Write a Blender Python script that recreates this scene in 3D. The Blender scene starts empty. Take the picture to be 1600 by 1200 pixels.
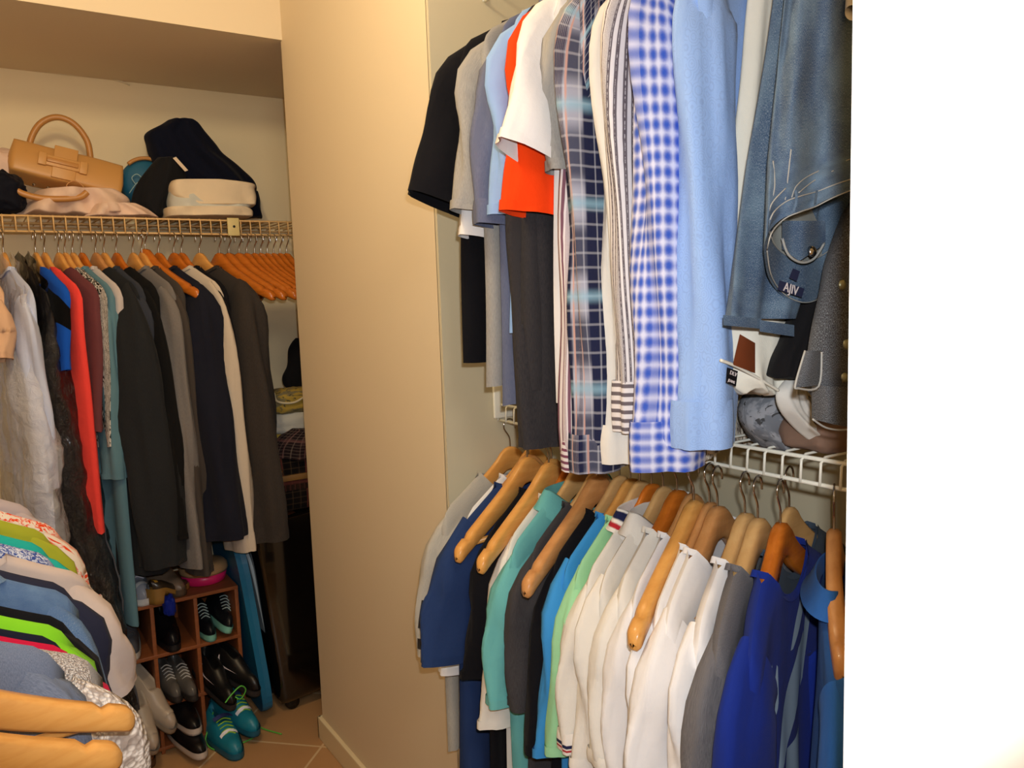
import bpy, bmesh, math, random
from math import sin, cos, pi, radians, atan2, sqrt, hypot, exp
from mathutils import Vector, Matrix, noise
sc = bpy.context.scene
COL = sc.collection
# ---------------------------------------------------------------- camera
F_PX, CAM_H = 1250.0, 1.42
up = -Vector((1179-800, -(12036-600), -F_PX)).normalized()          # world up seen in camera axes
def _hdir(px):
    a = px-800; v = -(a*up[0]-F_PX*up[2])/up[1]
    return Vector((a, v, -F_PX)).normalized()
Yd = _hdir(-40.0); Xd = Yd.cross(up)
R3 = Matrix((Xd, Yd, up))                                            # world = R3 @ camera
CPOS = Vector((0, 0, CAM_H))
cam_d = bpy.data.cameras.new('camera'); cam_d.sensor_width = 36.0; cam_d.lens = F_PX*36.0/1600.0
cam_d.clip_start = 0.02
cam = bpy.data.objects.new('camera', cam_d); COL.objects.link(cam)
cam.matrix_world = Matrix.Translation(CPOS) @ R3.to_4x4(); sc.camera = cam
def pix(p):
    c = R3.transposed() @ (Vector(p)-CPOS); return 800+F_PX*c.x/-c.z, 600-F_PX*c.y/-c.z
def ray(px, py): return R3 @ Vector((px-800, -(py-600), -F_PX))
def atx(px, py, X): d = ray(px, py); return CPOS+d*(X/d.x)
def aty(px, py, Y): d = ray(px, py); return CPOS+d*(Y/d.y)
def atz(px, py, Z): d = ray(px, py); return CPOS+d*((Z-CAM_H)/d.z)
def solve(px, f, lo, hi):                                            # distance along a rail whose image column is px
    a = pix(f(lo))[0]-px
    for _ in range(40):
        m = (lo+hi)/2; v = pix(f(m))[0]-px
        if (v > 0) == (a > 0): lo = m
        else: hi = m
    return (lo+hi)/2
# ---------------------------------------------------------------- world, lights, exposure
w = bpy.data.worlds.new('world'); sc.world = w; w.use_nodes = True
w.node_tree.nodes['Background'].inputs[0].default_value = (1.0, 0.78, 0.55, 1)
w.node_tree.nodes['Background'].inputs[1].default_value = 0.03
def light(name, kind, loc, energy, col, size=.05, rot=None):
    d = bpy.data.lights.new(name, kind); d.energy = energy; d.color = col
    if kind == 'AREA': d.size = size
    else: d.shadow_soft_size = size
    o = bpy.data.objects.new(name, d); COL.objects.link(o); o.location = loc
    if rot: o.rotation_euler = rot
    return o
fl = light('camera_flash', 'SPOT', (0, 0, 0), 43.0, (0.94, 0.97, 1.0), 0.012)
fl.data.spot_size = radians(90); fl.data.spot_blend = 0.35
fl.matrix_world = cam.matrix_world @ Matrix.Translation((0.02, 0.055, 0.0)) @ Matrix.Rotation(radians(3), 4, 'X')
light('ceiling_lamp', 'POINT', (0.16, 1.25, 2.40), 26.5, (1.0, 0.80, 0.51), 0.07)
light('rear_fill', 'AREA', (0.05, -0.62, 2.25), 9.0, (1.0, 0.90, 0.76), 0.4, (radians(58), 0, 0))  # added weak fill from behind the camera to lift shadows, not a known lamp
sc.view_settings.view_transform = 'Standard'; sc.view_settings.look = 'None'
sc.view_settings.gamma = 1.0; sc.view_settings.use_curve_mapping = False
sc.view_settings.exposure = 0.0
sc.cycles.max_bounces = 10; sc.cycles.diffuse_bounces = 8
# ---------------------------------------------------------------- helpers
def lin(c):
    r = []
    for v in c:
        v = v/255.0; r.append(v/12.92 if v <= .04045 else ((v+.055)/1.055)**2.4)
    return (r[0], r[1], r[2], 1)
def meshobj(name, vs, fs, mat, parent=None, uv=None, smooth=True, mats=None, fm=None):
    me = bpy.data.meshes.new(name); me.from_pydata([tuple(v) for v in vs], [], fs)
    if uv:
        l = me.uv_layers.new(name='UVMap')
        for i, lp in enumerate(me.loops): l.data[i].uv = uv[lp.vertex_index]
    for m in (mats or [mat]): me.materials.append(m)
    if fm:
        for p, k in zip(me.polygons, fm): p.material_index = k
    if smooth:
        for p in me.polygons: p.use_smooth = True
    me.update()
    o = bpy.data.objects.new(name, me); COL.objects.link(o)
    if parent: o.parent = parent
    return o
class MB:
    def __init__(s): s.v = []; s.f = []; s.uv = []; s.m = []
    def add(s, vs, fs, uv=None, m=0):
        b = len(s.v); s.v += [Vector(v) for v in vs]; s.f += [tuple(b+i for i in f) for f in fs]
        s.uv += uv if uv else [(v[0], v[2]) for v in vs]; s.m += [m]*len(fs); return s
    def grid(s, nu, nv, f, closed=False, m=0, uvf=None):
        vs, uv = [], []
        for j in range(nv+1):
            for i in range(nu if closed else nu+1):
                vs.append(f(i/nu, j/nv)); uv.append(uvf(i/nu, j/nv) if uvf else (i/nu, j/nv))
        n = nu if closed else nu+1; fs = []
        for j in range(nv):
            for i in range(nu):
                i2 = (i+1) % n if closed else i+1
                fs.append((j*n+i, j*n+i2, (j+1)*n+i2, (j+1)*n+i))
        return s.add(vs, fs, uv, m)
    def box(s, x0, x1, y0, y1, z0, z1, m=0, M=None, bev=0):
        if bev:
            bm = bmesh.new(); bmesh.ops.create_cube(bm, size=1)
            for v in bm.verts: v.co = Vector(((x0+x1)/2+v.co.x*(x1-x0), (y0+y1)/2+v.co.y*(y1-y0), (z0+z1)/2+v.co.z*(z1-z0)))
            bmesh.ops.bevel(bm, geom=bm.edges[:], offset=bev, segments=2, affect='EDGES', profile=.6)
            vs = [v.co.copy() for v in bm.verts]; bm.verts.index_update(); fs = [tuple(v.index for v in f.verts) for f in bm.faces]; bm.free()
        else:
            vs = [Vector((x, y, z)) for z in (z0, z1) for x, y in ((x0, y0), (x1, y0), (x1, y1), (x0, y1))]
            fs = [(3, 2, 1, 0), (4, 5, 6, 7), (0, 1, 5, 4), (1, 2, 6, 5), (2, 3, 7, 6), (3, 0, 4, 7)]
        if M: vs = [M @ v for v in vs]
        return s.add(vs, fs, None, m)
    def tube(s, pts, r, seg=8, m=0, cap=True, upv=Vector((0, 0, 1)), ry=None, closed=False):
        pts = [Vector(p) for p in pts]; n = len(pts); rs = r if isinstance(r, (list, tuple)) else [r]*n
        vs = []; uv = []; L = 0; prev = None
        for i, p in enumerate(pts):
            if closed: t = pts[(i+1) % n]-pts[i-1]
            else: t = pts[min(i+1, n-1)]-pts[max(i-1, 0)]
            t.normalize()
            if prev is None:
                a = t.cross(upv)
                if a.length < .05: a = t.cross(Vector((1, 0, 0)))
            else: a = prev-t*prev.dot(t)
            a.normalize(); prev = a.copy(); b = t.cross(a)
            if i: L += (p-pts[i-1]).length
            k = ry[i] if isinstance(ry, (list, tuple)) else (ry if ry else rs[i])
            for j in range(seg):
                th = 2*pi*j/seg; vs.append(p+a*(cos(th)*rs[i])+b*(sin(th)*k)); uv.append((j/seg*2*pi*rs[i], L))
        fs = [(i*seg+j, i*seg+(j+1) % seg, (i+1)*seg+(j+1) % seg, (i+1)*seg+j) for i in range(n-1) for j in range(seg)]
        if closed: fs += [((n-1)*seg+j, (n-1)*seg+(j+1) % seg, (j+1) % seg, j) for j in range(seg)]
        elif cap: fs += [tuple(range(seg-1, -1, -1)), tuple((n-1)*seg+j for j in range(seg))]
        return s.add(vs, fs, uv, m)
    def lathe(s, prof, seg=24, M=None, m=0):
        vs = []; uv = []
        for k, (r, z) in enumerate(prof):
            for j in range(seg):
                th = 2*pi*j/seg; v = Vector((r*cos(th), r*sin(th), z)); vs.append(M @ v if M else v); uv.append((th*.05, z))
        fs = [(i*seg+j, i*seg+(j+1) % seg, (i+1)*seg+(j+1) % seg, (i+1)*seg+j) for i in range(len(prof)-1) for j in range(seg)]
        return s.add(vs, fs, uv, m)
    def build(s, name, mat, parent=None, smooth=True, mats=None):
        return meshobj(name, s.v, s.f, mat, parent, s.uv, smooth, mats, s.m if mats else None)
def catmull(P, n=6, closed=False):
    P = [Vector(p) for p in P]; out = []; N = len(P)
    for i in range(N if closed else N-1):
        if closed: a, b, c, d = P[i-1], P[i], P[(i+1) % N], P[(i+2) % N]
        else: a, b, c, d = P[max(i-1, 0)], P[i], P[i+1], P[min(i+2, N-1)]
        for k in range(n):
            t = k/n; out.append(.5*((2*b)+(c-a)*t+(2*a-5*b+4*c-d)*t*t+(3*b-a-3*c+d)*t**3))
    if not closed: out.append(P[-1])
    return out
def tag(o, label, cat, group=None, kind=None):
    o['label'] = label; o['category'] = cat
    if group: o['group'] = group
    if kind: o['kind'] = kind
    return o
def thing(name, label, cat, loc, rz=0, group=None):
    o = bpy.data.objects.new(name, None); COL.objects.link(o); o.empty_display_size = .03
    o.location = loc; o.rotation_euler = (0, 0, rz); return tag(o, label, cat, group)
def struct(o): o['kind'] = 'structure'; return o
def lerp(a, b, t): return a+(b-a)*t
def sstep(a, b, x):
    t = min(1, max(0, (x-a)/(b-a))); return t*t*(3-2*t)
def text_mesh(s, size, ext=.0003):
    c = bpy.data.curves.new('t', 'FONT'); c.body = s; c.size = size; c.extrude = ext; c.align_x = 'CENTER'; c.align_y = 'CENTER'
    o = bpy.data.objects.new('t', c); COL.objects.link(o)
    dg = bpy.context.evaluated_depsgraph_get(); me = bpy.data.meshes.new_from_object(o.evaluated_get(dg))
    vs = [v.co.copy() for v in me.vertices]; fs = [tuple(p.vertices) for p in me.polygons]
    bpy.data.objects.remove(o); bpy.data.meshes.remove(me); return vs, fs
# ---------------------------------------------------------------- materials
MATS = {}
class NT:
    def __init__(s, name):
        s.m = bpy.data.materials.new(name); s.m.use_nodes = True; s.t = s.m.node_tree; s.b = s.t.nodes['Principled BSDF']
    def n(s, typ, **k):
        nd = s.t.nodes.new(typ)
        for a, v in k.items():
            if a.startswith('i_'):
                key = a[2:]; key = int(key) if key.isdigit() else key.replace('_', ' ')
                if hasattr(v, 'is_output') or isinstance(v, bpy.types.NodeSocket): s.t.links.new(v, nd.inputs[key])
                else: nd.inputs[key].default_value = v
            else: setattr(nd, a, v)
        return nd
    def math(s, op, a, b=None, c=None):
        nd = s.t.nodes.new('ShaderNodeMath'); nd.operation = op
        for i, v in enumerate((a, b, c)):
            if v is None: continue
            if isinstance(v, bpy.types.NodeSocket): s.t.links.new(v, nd.inputs[i])
            else: nd.inputs[i].default_value = v
        return nd.outputs[0]
    def mix(s, f, a, b, mode='MIX'):
        nd = s.t.nodes.new('ShaderNodeMix'); nd.data_type = 'RGBA'; nd.blend_type = mode
        for i, v in ((0, f), (6, a), (7, b)):
            if isinstance(v, bpy.types.NodeSocket): s.t.links.new(v, nd.inputs[i])
            else: nd.inputs[i].default_value = v
        return nd.outputs[2]
    def uv(s):
        t = s.n('ShaderNodeTexCoord'); return t.outputs['UV']
    def obj(s):
        t = s.n('ShaderNodeTexCoord'); return t.outputs['Object']
    def noise(s, vec, scale, detail=3, rough=.5, out=0, dist=0):
        nd = s.n('ShaderNodeTexNoise'); s.t.links.new(vec, nd.inputs['Vector'])
        nd.inputs['Scale'].default_value = scale; nd.inputs['Detail'].default_value = detail; nd.inputs['Roughness'].default_value = rough
        nd.inputs['Distortion'].default_value = dist; return nd.outputs[out]
    def ramp(s, f, a, b):                     # smooth 0..1 between a and b
        nd = s.n('ShaderNodeMapRange', interpolation_type='SMOOTHSTEP'); s.t.links.new(f, nd.inputs[0])
        nd.inputs[1].default_value = a; nd.inputs[2].default_value = b; return nd.outputs[0]
    def col(s, v):
        if isinstance(v, bpy.types.NodeSocket): s.t.links.new(v, s.b.inputs['Base Color'])
        else: s.b.inputs['Base Color'].default_value = v
    def bump(s, h, strength=.3, dist=.002):
        nd = s.n('ShaderNodeBump'); s.t.links.new(h, nd.inputs['Height']); nd.inputs['Strength'].default_value = strength
        nd.inputs['Distance'].default_value = dist; s.t.links.new(nd.outputs[0], s.b.inputs['Normal'])
    def set(s, rough=.8, metal=0, spec=.3, sheen=0, coat=0, trans=0):
        s.b.inputs['Roughness'].default_value = rough; s.b.inputs['Metallic'].default_value = metal
        s.b.inputs['Specular IOR Level'].default_value = spec; s.b.inputs['Sheen Weight'].default_value = sheen
        s.b.inputs['Coat Weight'].default_value = coat; s.b.inputs['Transmission Weight'].default_value = trans
        return s.m
def simple(name, c, rough=.5, metal=0, spec=.5, coat=0, bump=0, bs=60):
    if name in MATS: return MATS[name]
    t = NT(name); t.col(lin(c))
    if bump: t.bump(t.noise(t.obj(), bs, 3), bump)
    MATS[name] = t.set(rough, metal, spec, 0, coat); return MATS[name]
def stripes(t, coord, freq, width, soft=.04, off=0.0):
    """1 inside a band: coord in metres, freq bands per metre, width as a share"""
    p = t.math('FRACT', t.math('ADD', t.math('MULTIPLY', coord, freq), off))
    d = t.math('ABSOLUTE', t.math('SUBTRACT', p, .5))
    return t.ramp(d, width/2+soft, width/2-soft)
def fab(name, c, pat='plain', c2=None, **k):
    if name in MATS: return MATS[name]
    t = NT(name); uv = t.uv(); ob = t.obj(); A = lin(c); B = lin(c2) if c2 else tuple(x*.6 for x in A[:3])+(1,)
    sep = t.n('ShaderNodeSeparateXYZ'); t.t.links.new(uv, sep.inputs[0]); U, V = sep.outputs[0], sep.outputs[1]
    fine = t.noise(uv, 900, 2, .6); cl = t.noise(ob, 14, 4, .6)
    col = t.mix(t.math('MULTIPLY', cl, .18), A, tuple(x*.72 for x in A[:3])+(1,))
    if pat == 'heather':
        mp = t.n('ShaderNodeMapping'); t.t.links.new(uv, mp.inputs[0]); mp.inputs['Scale'].default_value = (2.2, .5, 1)
        h = t.noise(mp.outputs[0], 260, 4, .75); col = t.mix(t.ramp(h, .35, .68), col, B)
    elif pat == 'stripe':
        col = t.mix(stripes(t, U, k.get('f', 90), k.get('w', .5), .05), col, B)
    elif pat == 'hstripe':
        col = t.mix(stripes(t, V, k.get('f', 90), .45, .05), col, B)
    elif pat == 'shirtstripe':
        a = stripes(t, U, 84, .46, .05); b = stripes(t, U, 252, .2, .1)
        h = t.ramp(t.noise(uv, 220, 3, .7), .4, .6)
        col = t.mix(a, col, B); col = t.mix(t.math('MULTIPLY', t.math('MULTIPLY', b, a), h), col, A)
    elif pat == 'gingham':
        fu, fv = 62., 62.
        a = t.math('MULTIPLY_ADD', t.math('SINE', t.math('MULTIPLY', U, 2*pi*fu)), .5, .5)
        b = t.math('MULTIPLY_ADD', t.math('SINE', t.math('MULTIPLY', V, 2*pi*fv)), .5, .5)
        a = t.math('POWER', a, .6); b = t.math('POWER', b, .6); s_ = t.math('ADD', t.math('MULTIPLY', a, .5), t.math('MULTIPLY', b, .5))
        s_ = t.math('ADD', s_, t.math('MULTIPLY', t.math('SUBTRACT', t.noise(uv, 420, 2, .6), .5), .16))
        col = t.mix(t.ramp(s_, .08, 1.06), col, B)
    elif pat == 'plaid':
        C3 = lin(k['c3']); C4 = lin(k['c4']); f = k.get('f', 9)
        col = t.mix(stripes(t, U, f, .52, .03), col, B); col = t.mix(t.math('MULTIPLY', stripes(t, V, f*.62, .55, .12, .2), .85), col, B)
        col = t.mix(t.math('MULTIPLY', stripes(t, U, f*3, .10, .05), .4), col, C3); col = t.mix(t.math('MULTIPLY', stripes(t, V, f*4, .16, .05), .3), col, C3)
        col = t.mix(stripes(t, U, f, .05, .02, .37), col, C4); col = t.mix(t.math('MULTIPLY', stripes(t, V, f*.62, .10, .06, .7), .7), col, lin(k.get('c5', k['c4'])))
    elif pat == 'damask':
        wv = t.n('ShaderNodeTexWave', wave_type='RINGS'); vo = t.n('ShaderNodeTexVoronoi'); t.t.links.new(uv, vo.inputs['Vector']); vo.inputs['Scale'].default_value = 80
        p = t.math('FRACT', t.math('MULTIPLY', vo.outputs[0], 5)); q = t.ramp(t.math('ABSOLUTE', t.math('SUBTRACT', p, .5)), .10, .22)
        col = t.mix(t.math('MULTIPLY', t.math('SUBTRACT', 1.0, q), .30), col, B)
    elif pat == 'zebra':
        d = t.noise(uv, 40, 2, .5, dist=2.0); col = t.mix(t.ramp(d, .48, .52), col, B)
    elif pat == 'floral':
        vo = t.n('ShaderNodeTexVoronoi'); t.t.links.new(uv, vo.inputs['Vector']); vo.inputs['Scale'].default_value = k.get('f', 28)
        col = t.mix(t.ramp(t.noise(uv, k.get('f', 28)*1.6, 4, .6, dist=1.2), .47, .55), col, B)
    elif pat == 'denim':
        mp = t.n('ShaderNodeMapping'); t.t.links.new(uv, mp.inputs[0]); mp.inputs['Scale'].default_value = (1.6, .7, 1)
        h = t.noise(mp.outputs[0], 700, 3, .7); wsh = t.noise(uv, 9, 4, .6)
        col = t.mix(t.ramp(wsh, .36, .66), col, B); col = t.mix(t.math('MULTIPLY', t.ramp(h, .45, .7), .35), col, lin((196, 206, 214)))
    elif pat == 'knit':
        vo = t.n('ShaderNodeTexVoronoi'); t.t.links.new(uv, vo.inputs['Vector']); vo.inputs['Scale'].default_value = 190
        col = t.mix(t.ramp(vo.outputs[0], .35, .7), col, B)
        t.bump(vo.outputs[0], .9, .004); t.col(col); MATS[name] = t.set(.95, 0, .1, .05); return MATS[name]
    elif pat == 'tip':          # collar / cuff tipping: V in metres from the edge
        s1 = stripes(t, V, 1/.060, .10, .02, -.02+.5-.18); s2 = stripes(t, V, 1/.060, .16, .02, .5-.40)
        col = t.mix(s1, col, B); col = t.mix(s2, col, lin(k['c3']))
    elif pat == 'bands':
        col = t.mix(t.math('MULTIPLY', t.math('GREATER_THAN', V, k['a']), t.math('LESS_THAN', V, k['b'])), col, B)
    elif pat == 'camo':
        col = t.mix(t.ramp(t.noise(uv, 26, 3, .6), .45, .52), col, B)
        col = t.mix(t.ramp(t.noise(uv, 60, 3, .6, dist=.6), .58, .62), col, lin(k['c3']))
    t.col(col)
    wr = t.noise(ob, k.get('ws', 22), 4, .55)
    h = t.math('ADD', t.math('MULTIPLY', wr, k.get('wr', 1.0)), t.math('MULTIPLY', fine, .10))
    t.bump(h, .45, .006)
    MATS[name] = t.set(k.get('rough', .92), 0, k.get('spec', .12), k.get('sheen', .03)); return MATS[name]
def wood(name, c, c2, rough=.32):
    if name in MATS: return MATS[name]
    t = NT(name); ob = t.obj(); mp = t.n('ShaderNodeMapping'); t.t.links.new(ob, mp.inputs[0]); mp.inputs['Scale'].default_value = (3, 22, 22)
    n1 = t.noise(mp.outputs[0], 3.5, 5, .6, dist=.6); t.col(t.mix(t.math('MULTIPLY', t.ramp(n1, .35, .7), .55), lin(c), lin(c2)))
    MATS[name] = t.set(rough, 0, .4, 0, .12); return MATS[name]
W_HONEY = wood('wood_honey', (214, 158, 86), (196, 134, 62))
W_PALE = wood('wood_pale', (204, 164, 108), (188, 144, 88), .45)
W_ORANGE = wood('wood_orange', (192, 108, 34), (160, 82, 24), .25)
W_BROWN = wood('wood_brown', (194, 140, 86), (172, 116, 64), .4)
WOODS = {'honey': W_HONEY, 'pale': W_PALE, 'orange': W_ORANGE, 'brown': W_BROWN}
CHROME = simple('chrome', (190, 186, 182), .18, 1.0)
BRASS = simple('brass', (190, 150, 70), .25, 1.0)
WHITE_WIRE = simple('white_vinyl_wire', (226, 226, 214), .35)
CREAM_WIRE = simple('cream_vinyl_wire', (214, 178, 122), .4)
BLACKP = simple('black_plastic', (14, 13, 14), .3)
def paint(name, c, bump=.06, bs=90, rough=.7):
    t = NT(name); ob = t.obj(); t.col(t.mix(t.math('MULTIPLY', t.noise(ob, 2.5, 4), .12), lin(c), tuple(x*.86 for x in lin(c)[:3])+(1,)))
    t.bump(t.noise(ob, bs, 4, .6), bump, .002); return t.set(rough, 0, .25)
WALL = paint('cream_wall_paint', (220, 204, 174)); RWALL = paint('closet_wall_paint', (198, 190, 164))
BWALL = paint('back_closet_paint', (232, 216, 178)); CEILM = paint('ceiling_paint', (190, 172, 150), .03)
TRIM = paint('trim_paint', (222, 206, 168), .02, rough=.4); JAMB = paint('gloss_white_paint', (238, 238, 232), .05, 30, .35)
# ---------------------------------------------------------------- the setting
BX, BY0, BY1 = 0.831, 1.515, 2.435          # beige wall plane and its two ends
RX = 1.285                                  # back wall of the right closet
YB = 3.10                                   # back wall of the far closet
def room_box(name, mat, *a, smooth=False):
    return struct(MB().box(*a).build(name, mat, None, False))
t = NT('floor_tile'); ob = t.obj(); mp = t.n('ShaderNodeMapping'); t.t.links.new(ob, mp.inputs[0]); mp.inputs['Rotation'].default_value = (0, 0, radians(45)); mp.inputs['Location'].default_value = (.13, .05, 0)
br = t.n('ShaderNodeTexBrick', offset=0.0, offset_frequency=1); t.t.links.new(mp.outputs[0], br.inputs['Vector'])
br.inputs['Scale'].default_value = 1.0; br.inputs['Brick Width'].default_value = .33; br.inputs['Row Height'].default_value = .33; br.inputs['Mortar Size'].default_value = .004
br.inputs['Color1'].default_value = lin((190, 150, 104)); br.inputs['Color2'].default_value = lin((182, 140, 96)); br.inputs['Mortar'].default_value = lin((214, 190, 150))
nz = t.noise(ob, 7, 5, .6); t.col(t.mix(t.math('MULTIPLY', nz, .3), br.outputs[0], lin((160, 116, 76)))); t.bump(br.outputs[1], -.3, .002); FLOORM = t.set(.4, 0, .4)
room_box('floor', FLOORM, -.5, 2.0, -.9, YB+.1, -.1, 0)
room_box('ceiling', CEILM, -.5, 2.0, -.9, YB+.1, 2.62, 2.7)
room_box('wall_left', WALL, -.5, -.41, -.9, YB+.1, 0, 2.62)
room_box('wall_far', BWALL, -.5, 2.0, YB, YB+.1, 0, 2.62)
room_box('wall_center', WALL, BX, 1.7, BY0+.01, BY1, 0, 2.62)
room_box('wall_recess_end', RWALL, BX, RX+.02, BY0, BY0+.012, 0, 2.62)
room_box('wall_recess_back', RWALL, RX, RX+.1, .2, BY0+.02, 0, 2.62)
room_box('wall_far_right', BWALL, 1.68, 1.78, BY1-.02, YB, 0, 2.62)
room_box('wall_near_right', WALL, .47, 1.4, .12, .215, 0, 2.62)
room_box('wall_rear', WALL, -.5, 2.0, -.9, -.8, 0, 2.62)
room_box('trim_soffit', WALL, -.41, 1.68, BY1, YB, 2.2, 2.62)
m = MB(); m.box(-.41, BX+.006, BY1-.012, BY1, 2.2, 2.62); struct(m.build('trim_soffit_face', WALL, None, False))
# door jamb at the right edge of the view
m = MB(); m.box(.45, .475, -.35, .2985, 0, 2.62, bev=.003); m.box(.4425, .45, .02, .125, 0, 2.62, bev=.003)
struct(m.build('door_1', JAMB, None, False))
# base boards
m = MB(); m.box(BX-.014, BX, BY0+.001, BY1+.013, 0, .075, bev=.004); m.box(BX-.014, 1.6, BY1, BY1+.013, 0, .075, bev=.004)
struct(m.build('baseboard_center', TRIM, None, False))
m = MB(); m.box(-.41, 1.68, YB-.013, YB, 0, .075, bev=.004); struct(m.build('baseboard_far', TRIM, None, False))
m = MB(); m.box(RX-.013, RX, .216, BY0-.001, 0, .075, bev=.004); struct(m.build('baseboard_recess', TRIM, None, False))
# peeling paint curl under the soffit
pk = [aty(x, y, YB-.006) for x, y in ((70, 112), (110, 117), (150, 120), (185, 126), (203, 133))]
m = MB(); m.tube(catmull(pk, 5), .003, 6); struct(m.build('trim_paint_curl', TRIM))
# ---------------------------------------------------------------- wire shelves
RZ, RXR = 1.143, 0.97                       # lower right rail
def wire_shelf(name, label, p0, ux, uy, length, depth, ztop, lip, mat, pitch=.032):
    """p0: front left end of the rail; ux along the rail; uy towards the wall"""
    T = thing(name, label, 'shelf', (p0[0], p0[1], ztop)); ux = Vector(ux); uy = Vector(uy)
    rail = MB()
    for zz, dd in ((0, 0), (-lip, -.004)):
        rail.tube([ux*0+uy*dd+Vector((0, 0, zz)), ux*length+uy*dd+Vector((0, 0, zz))], .0032, 8)
    rail.build('front_rail', mat, T)
    rail = MB()
    for dd in (depth-.012, depth*.5): rail.tube([uy*dd+Vector((0, 0, -.004)), ux*length+uy*dd+Vector((0, 0, -.004))], .003, 8)
    rail.build('rear_rail', mat, T)
    wm = MB(); n = int(length/pitch)
    for i in range(n+1):
        b = ux*(.01+i*pitch)
        wm.tube([b+uy*(depth-.008)+Vector((0, 0, .003)), b+uy*.004+Vector((0, 0, .003)), b+uy*(-.005)+Vector((0, 0, -.004)), b+uy*(-.007)+Vector((0, 0, -lip-.001))], .0022, 6)
    wm.build('cross_wires', mat, T)
    return T
sh = wire_shelf('wire_shelf', 'white wire shelf on the right wall above the lower row of shirts', (RXR, .22, 0), (0, 1, 0), (1, 0, 0), BY0-.225, RX-RXR-.002, 1.178, .035, WHITE_WIRE)
b_ = MB(); b_.box(-.02, .03, BY0-.22-.012, BY0-.22-.004, -.03, .045, bev=.003); b_.build('end_bracket', WHITE_WIRE, sh)
sh = wire_shelf('wire_shelf', 'upper wire shelf on the right wall carrying the upper row of shirts', (RXR, .22, 0), (0, 1, 0), (1, 0, 0), BY0-.225, RX-RXR-.002, 2.085, .035, WHITE_WIRE)
FY, FZ = 2.75, 1.655                        # far rail
sh = wire_shelf('wire_shelf', 'cream wire shelf on the far wall with handbag and folded clothes on top', (-.4, FY, 0), (1, 0, 0), (0, 1, 0), 2.07, YB-FY-.002, FZ+.045, .045, CREAM_WIRE)
c = aty(363, 352, FY-.012); b_ = MB(); b_.box(c.x+.4-.016, c.x+.4+.022, -.016, -.008, -.05, .008, bev=.002); pl = b_.build('shelf_clip', simple('clip_plastic', (206, 190, 130), .5), sh)
b_ = MB(); b_.lathe([(0, 0), (.004, 0), (.004, .003), (0, .003)], 12, Matrix.Translation((c.x+.4+.004, -.016, -.02)) @ Matrix.Rotation(radians(90), 4, 'X')); b_.build('screw', simple('dark_metal', (60, 60, 60), .4, 1), pl)
LXR, LZ = -.11, 1.14
m = MB(); m.tube([(0, -1.4, 0), (0, 1.6, 0)], .006, 10)
T = thing('closet_rod', 'cream rod low along the left wall under the bright stacked clothes', 'rod', (LXR, .85, LZ)); m = MB(); m.tube([(0, -.9, 0), (0, 1.5, 0)], .006, 10); m.build('rod', CREAM_WIRE, T)
m = MB()
for yy in (-.6, .2, 1.0): m.tube([(0, yy, -.006), (-.15, yy, -.1), (-.285, yy, -.26)], .005, 8)
m.build('rod_bracket', CREAM_WIRE, T)
# ---------------------------------------------------------------- hangers
def hz(x):       # top line of hanger arm
    a = abs(x); return -.060-.016*(a/.03)**2 if a < .03 else -.076-.122*((a-.03)/.195)**.80
_h = {}
def hanger_mesh(kind, hw=.225):
    if (kind, hw) in _h: return _h[(kind, hw)]
    thick = {'flat': .006, 'broad': .0095}[kind]
    N = 44; vs = []; fs = []
    for i in range(N+1):
        x = -hw*cos(pi*i/N); a = abs(x); top = hz(x); h = lerp(.052, .030, min(1, a/.2))
        e = min(1, max(0, hw-a)/.013); e = sqrt(max(0, 1-(1-e)**2)) if e < 1 else 1
        h *= max(e, .04); mid = top-.5*lerp(.052, .030, min(1, a/.2))
        if hw-.042 < a < hw-.032: top_c = mid+h/2-.006
        else: top_c = mid+h/2
        yb = -.030*(a/.225)**2; tt = thick*(1+.25*(a/.225))*max(e, .06)
        for (dy, zz) in ((-tt*.6, top_c), (tt*.6, top_c), (tt, top_c-.005), (tt, mid-h/2+.005), (tt*.6, mid-h/2), (-tt*.6, mid-h/2), (-tt, mid-h/2+.005), (-tt, top_c-.005)):
            vs.append((x, yb+dy, zz))
    for i in range(N):
        for j in range(8): fs.append((i*8+j, i*8+(j+1) % 8, (i+1)*8+(j+1) % 8, (i+1)*8+j))
    fs += [tuple(range(7, -1, -1)), tuple(N*8+j for j in range(8))]
    hk = MB(); pts = [(0, 0, -.066), (0, 0, -.045), (-.004, 0, -.034), (-.014, 0, -.020)]
    pts += [(-.016*cos(radians(a)), 0, -.0165+.0035+.016*sin(radians(a))) for a in range(10, 200, 22)]
    pts.append((.0165, 0, -.020)); hk.tube(catmull(pts, 3), .0018, 8)
    br = MB(); br.tube([(-.19, -.018, -.198), (.19, -.018, -.198)], .0055, 10)
    _h[(kind, hw)] = (vs, fs, hk, br); return _h[(kind, hw)]
HPROTO = {}
def hanger(loc, rz, tone, label, group, kind='flat', bar=False, hw=.225):
    key = (tone, kind, bar, hw)
    T = thing('wooden_hanger', label, 'hanger', loc, rz, group)
    if key not in HPROTO:
        vs, fs, hk, br = hanger_mesh(kind, hw)
        a = meshobj('shoulder_bar', vs, fs, WOODS[tone], T); b = hk.build('hook', CHROME, T)
        L = [a, b]
        if bar: L.append(br.build('trouser_bar', WOODS[tone], T))
        HPROTO[key] = L
    else:
        for s in HPROTO[key]:
            c = s.copy(); COL.objects.link(c); c.parent = T
    return T
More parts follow.
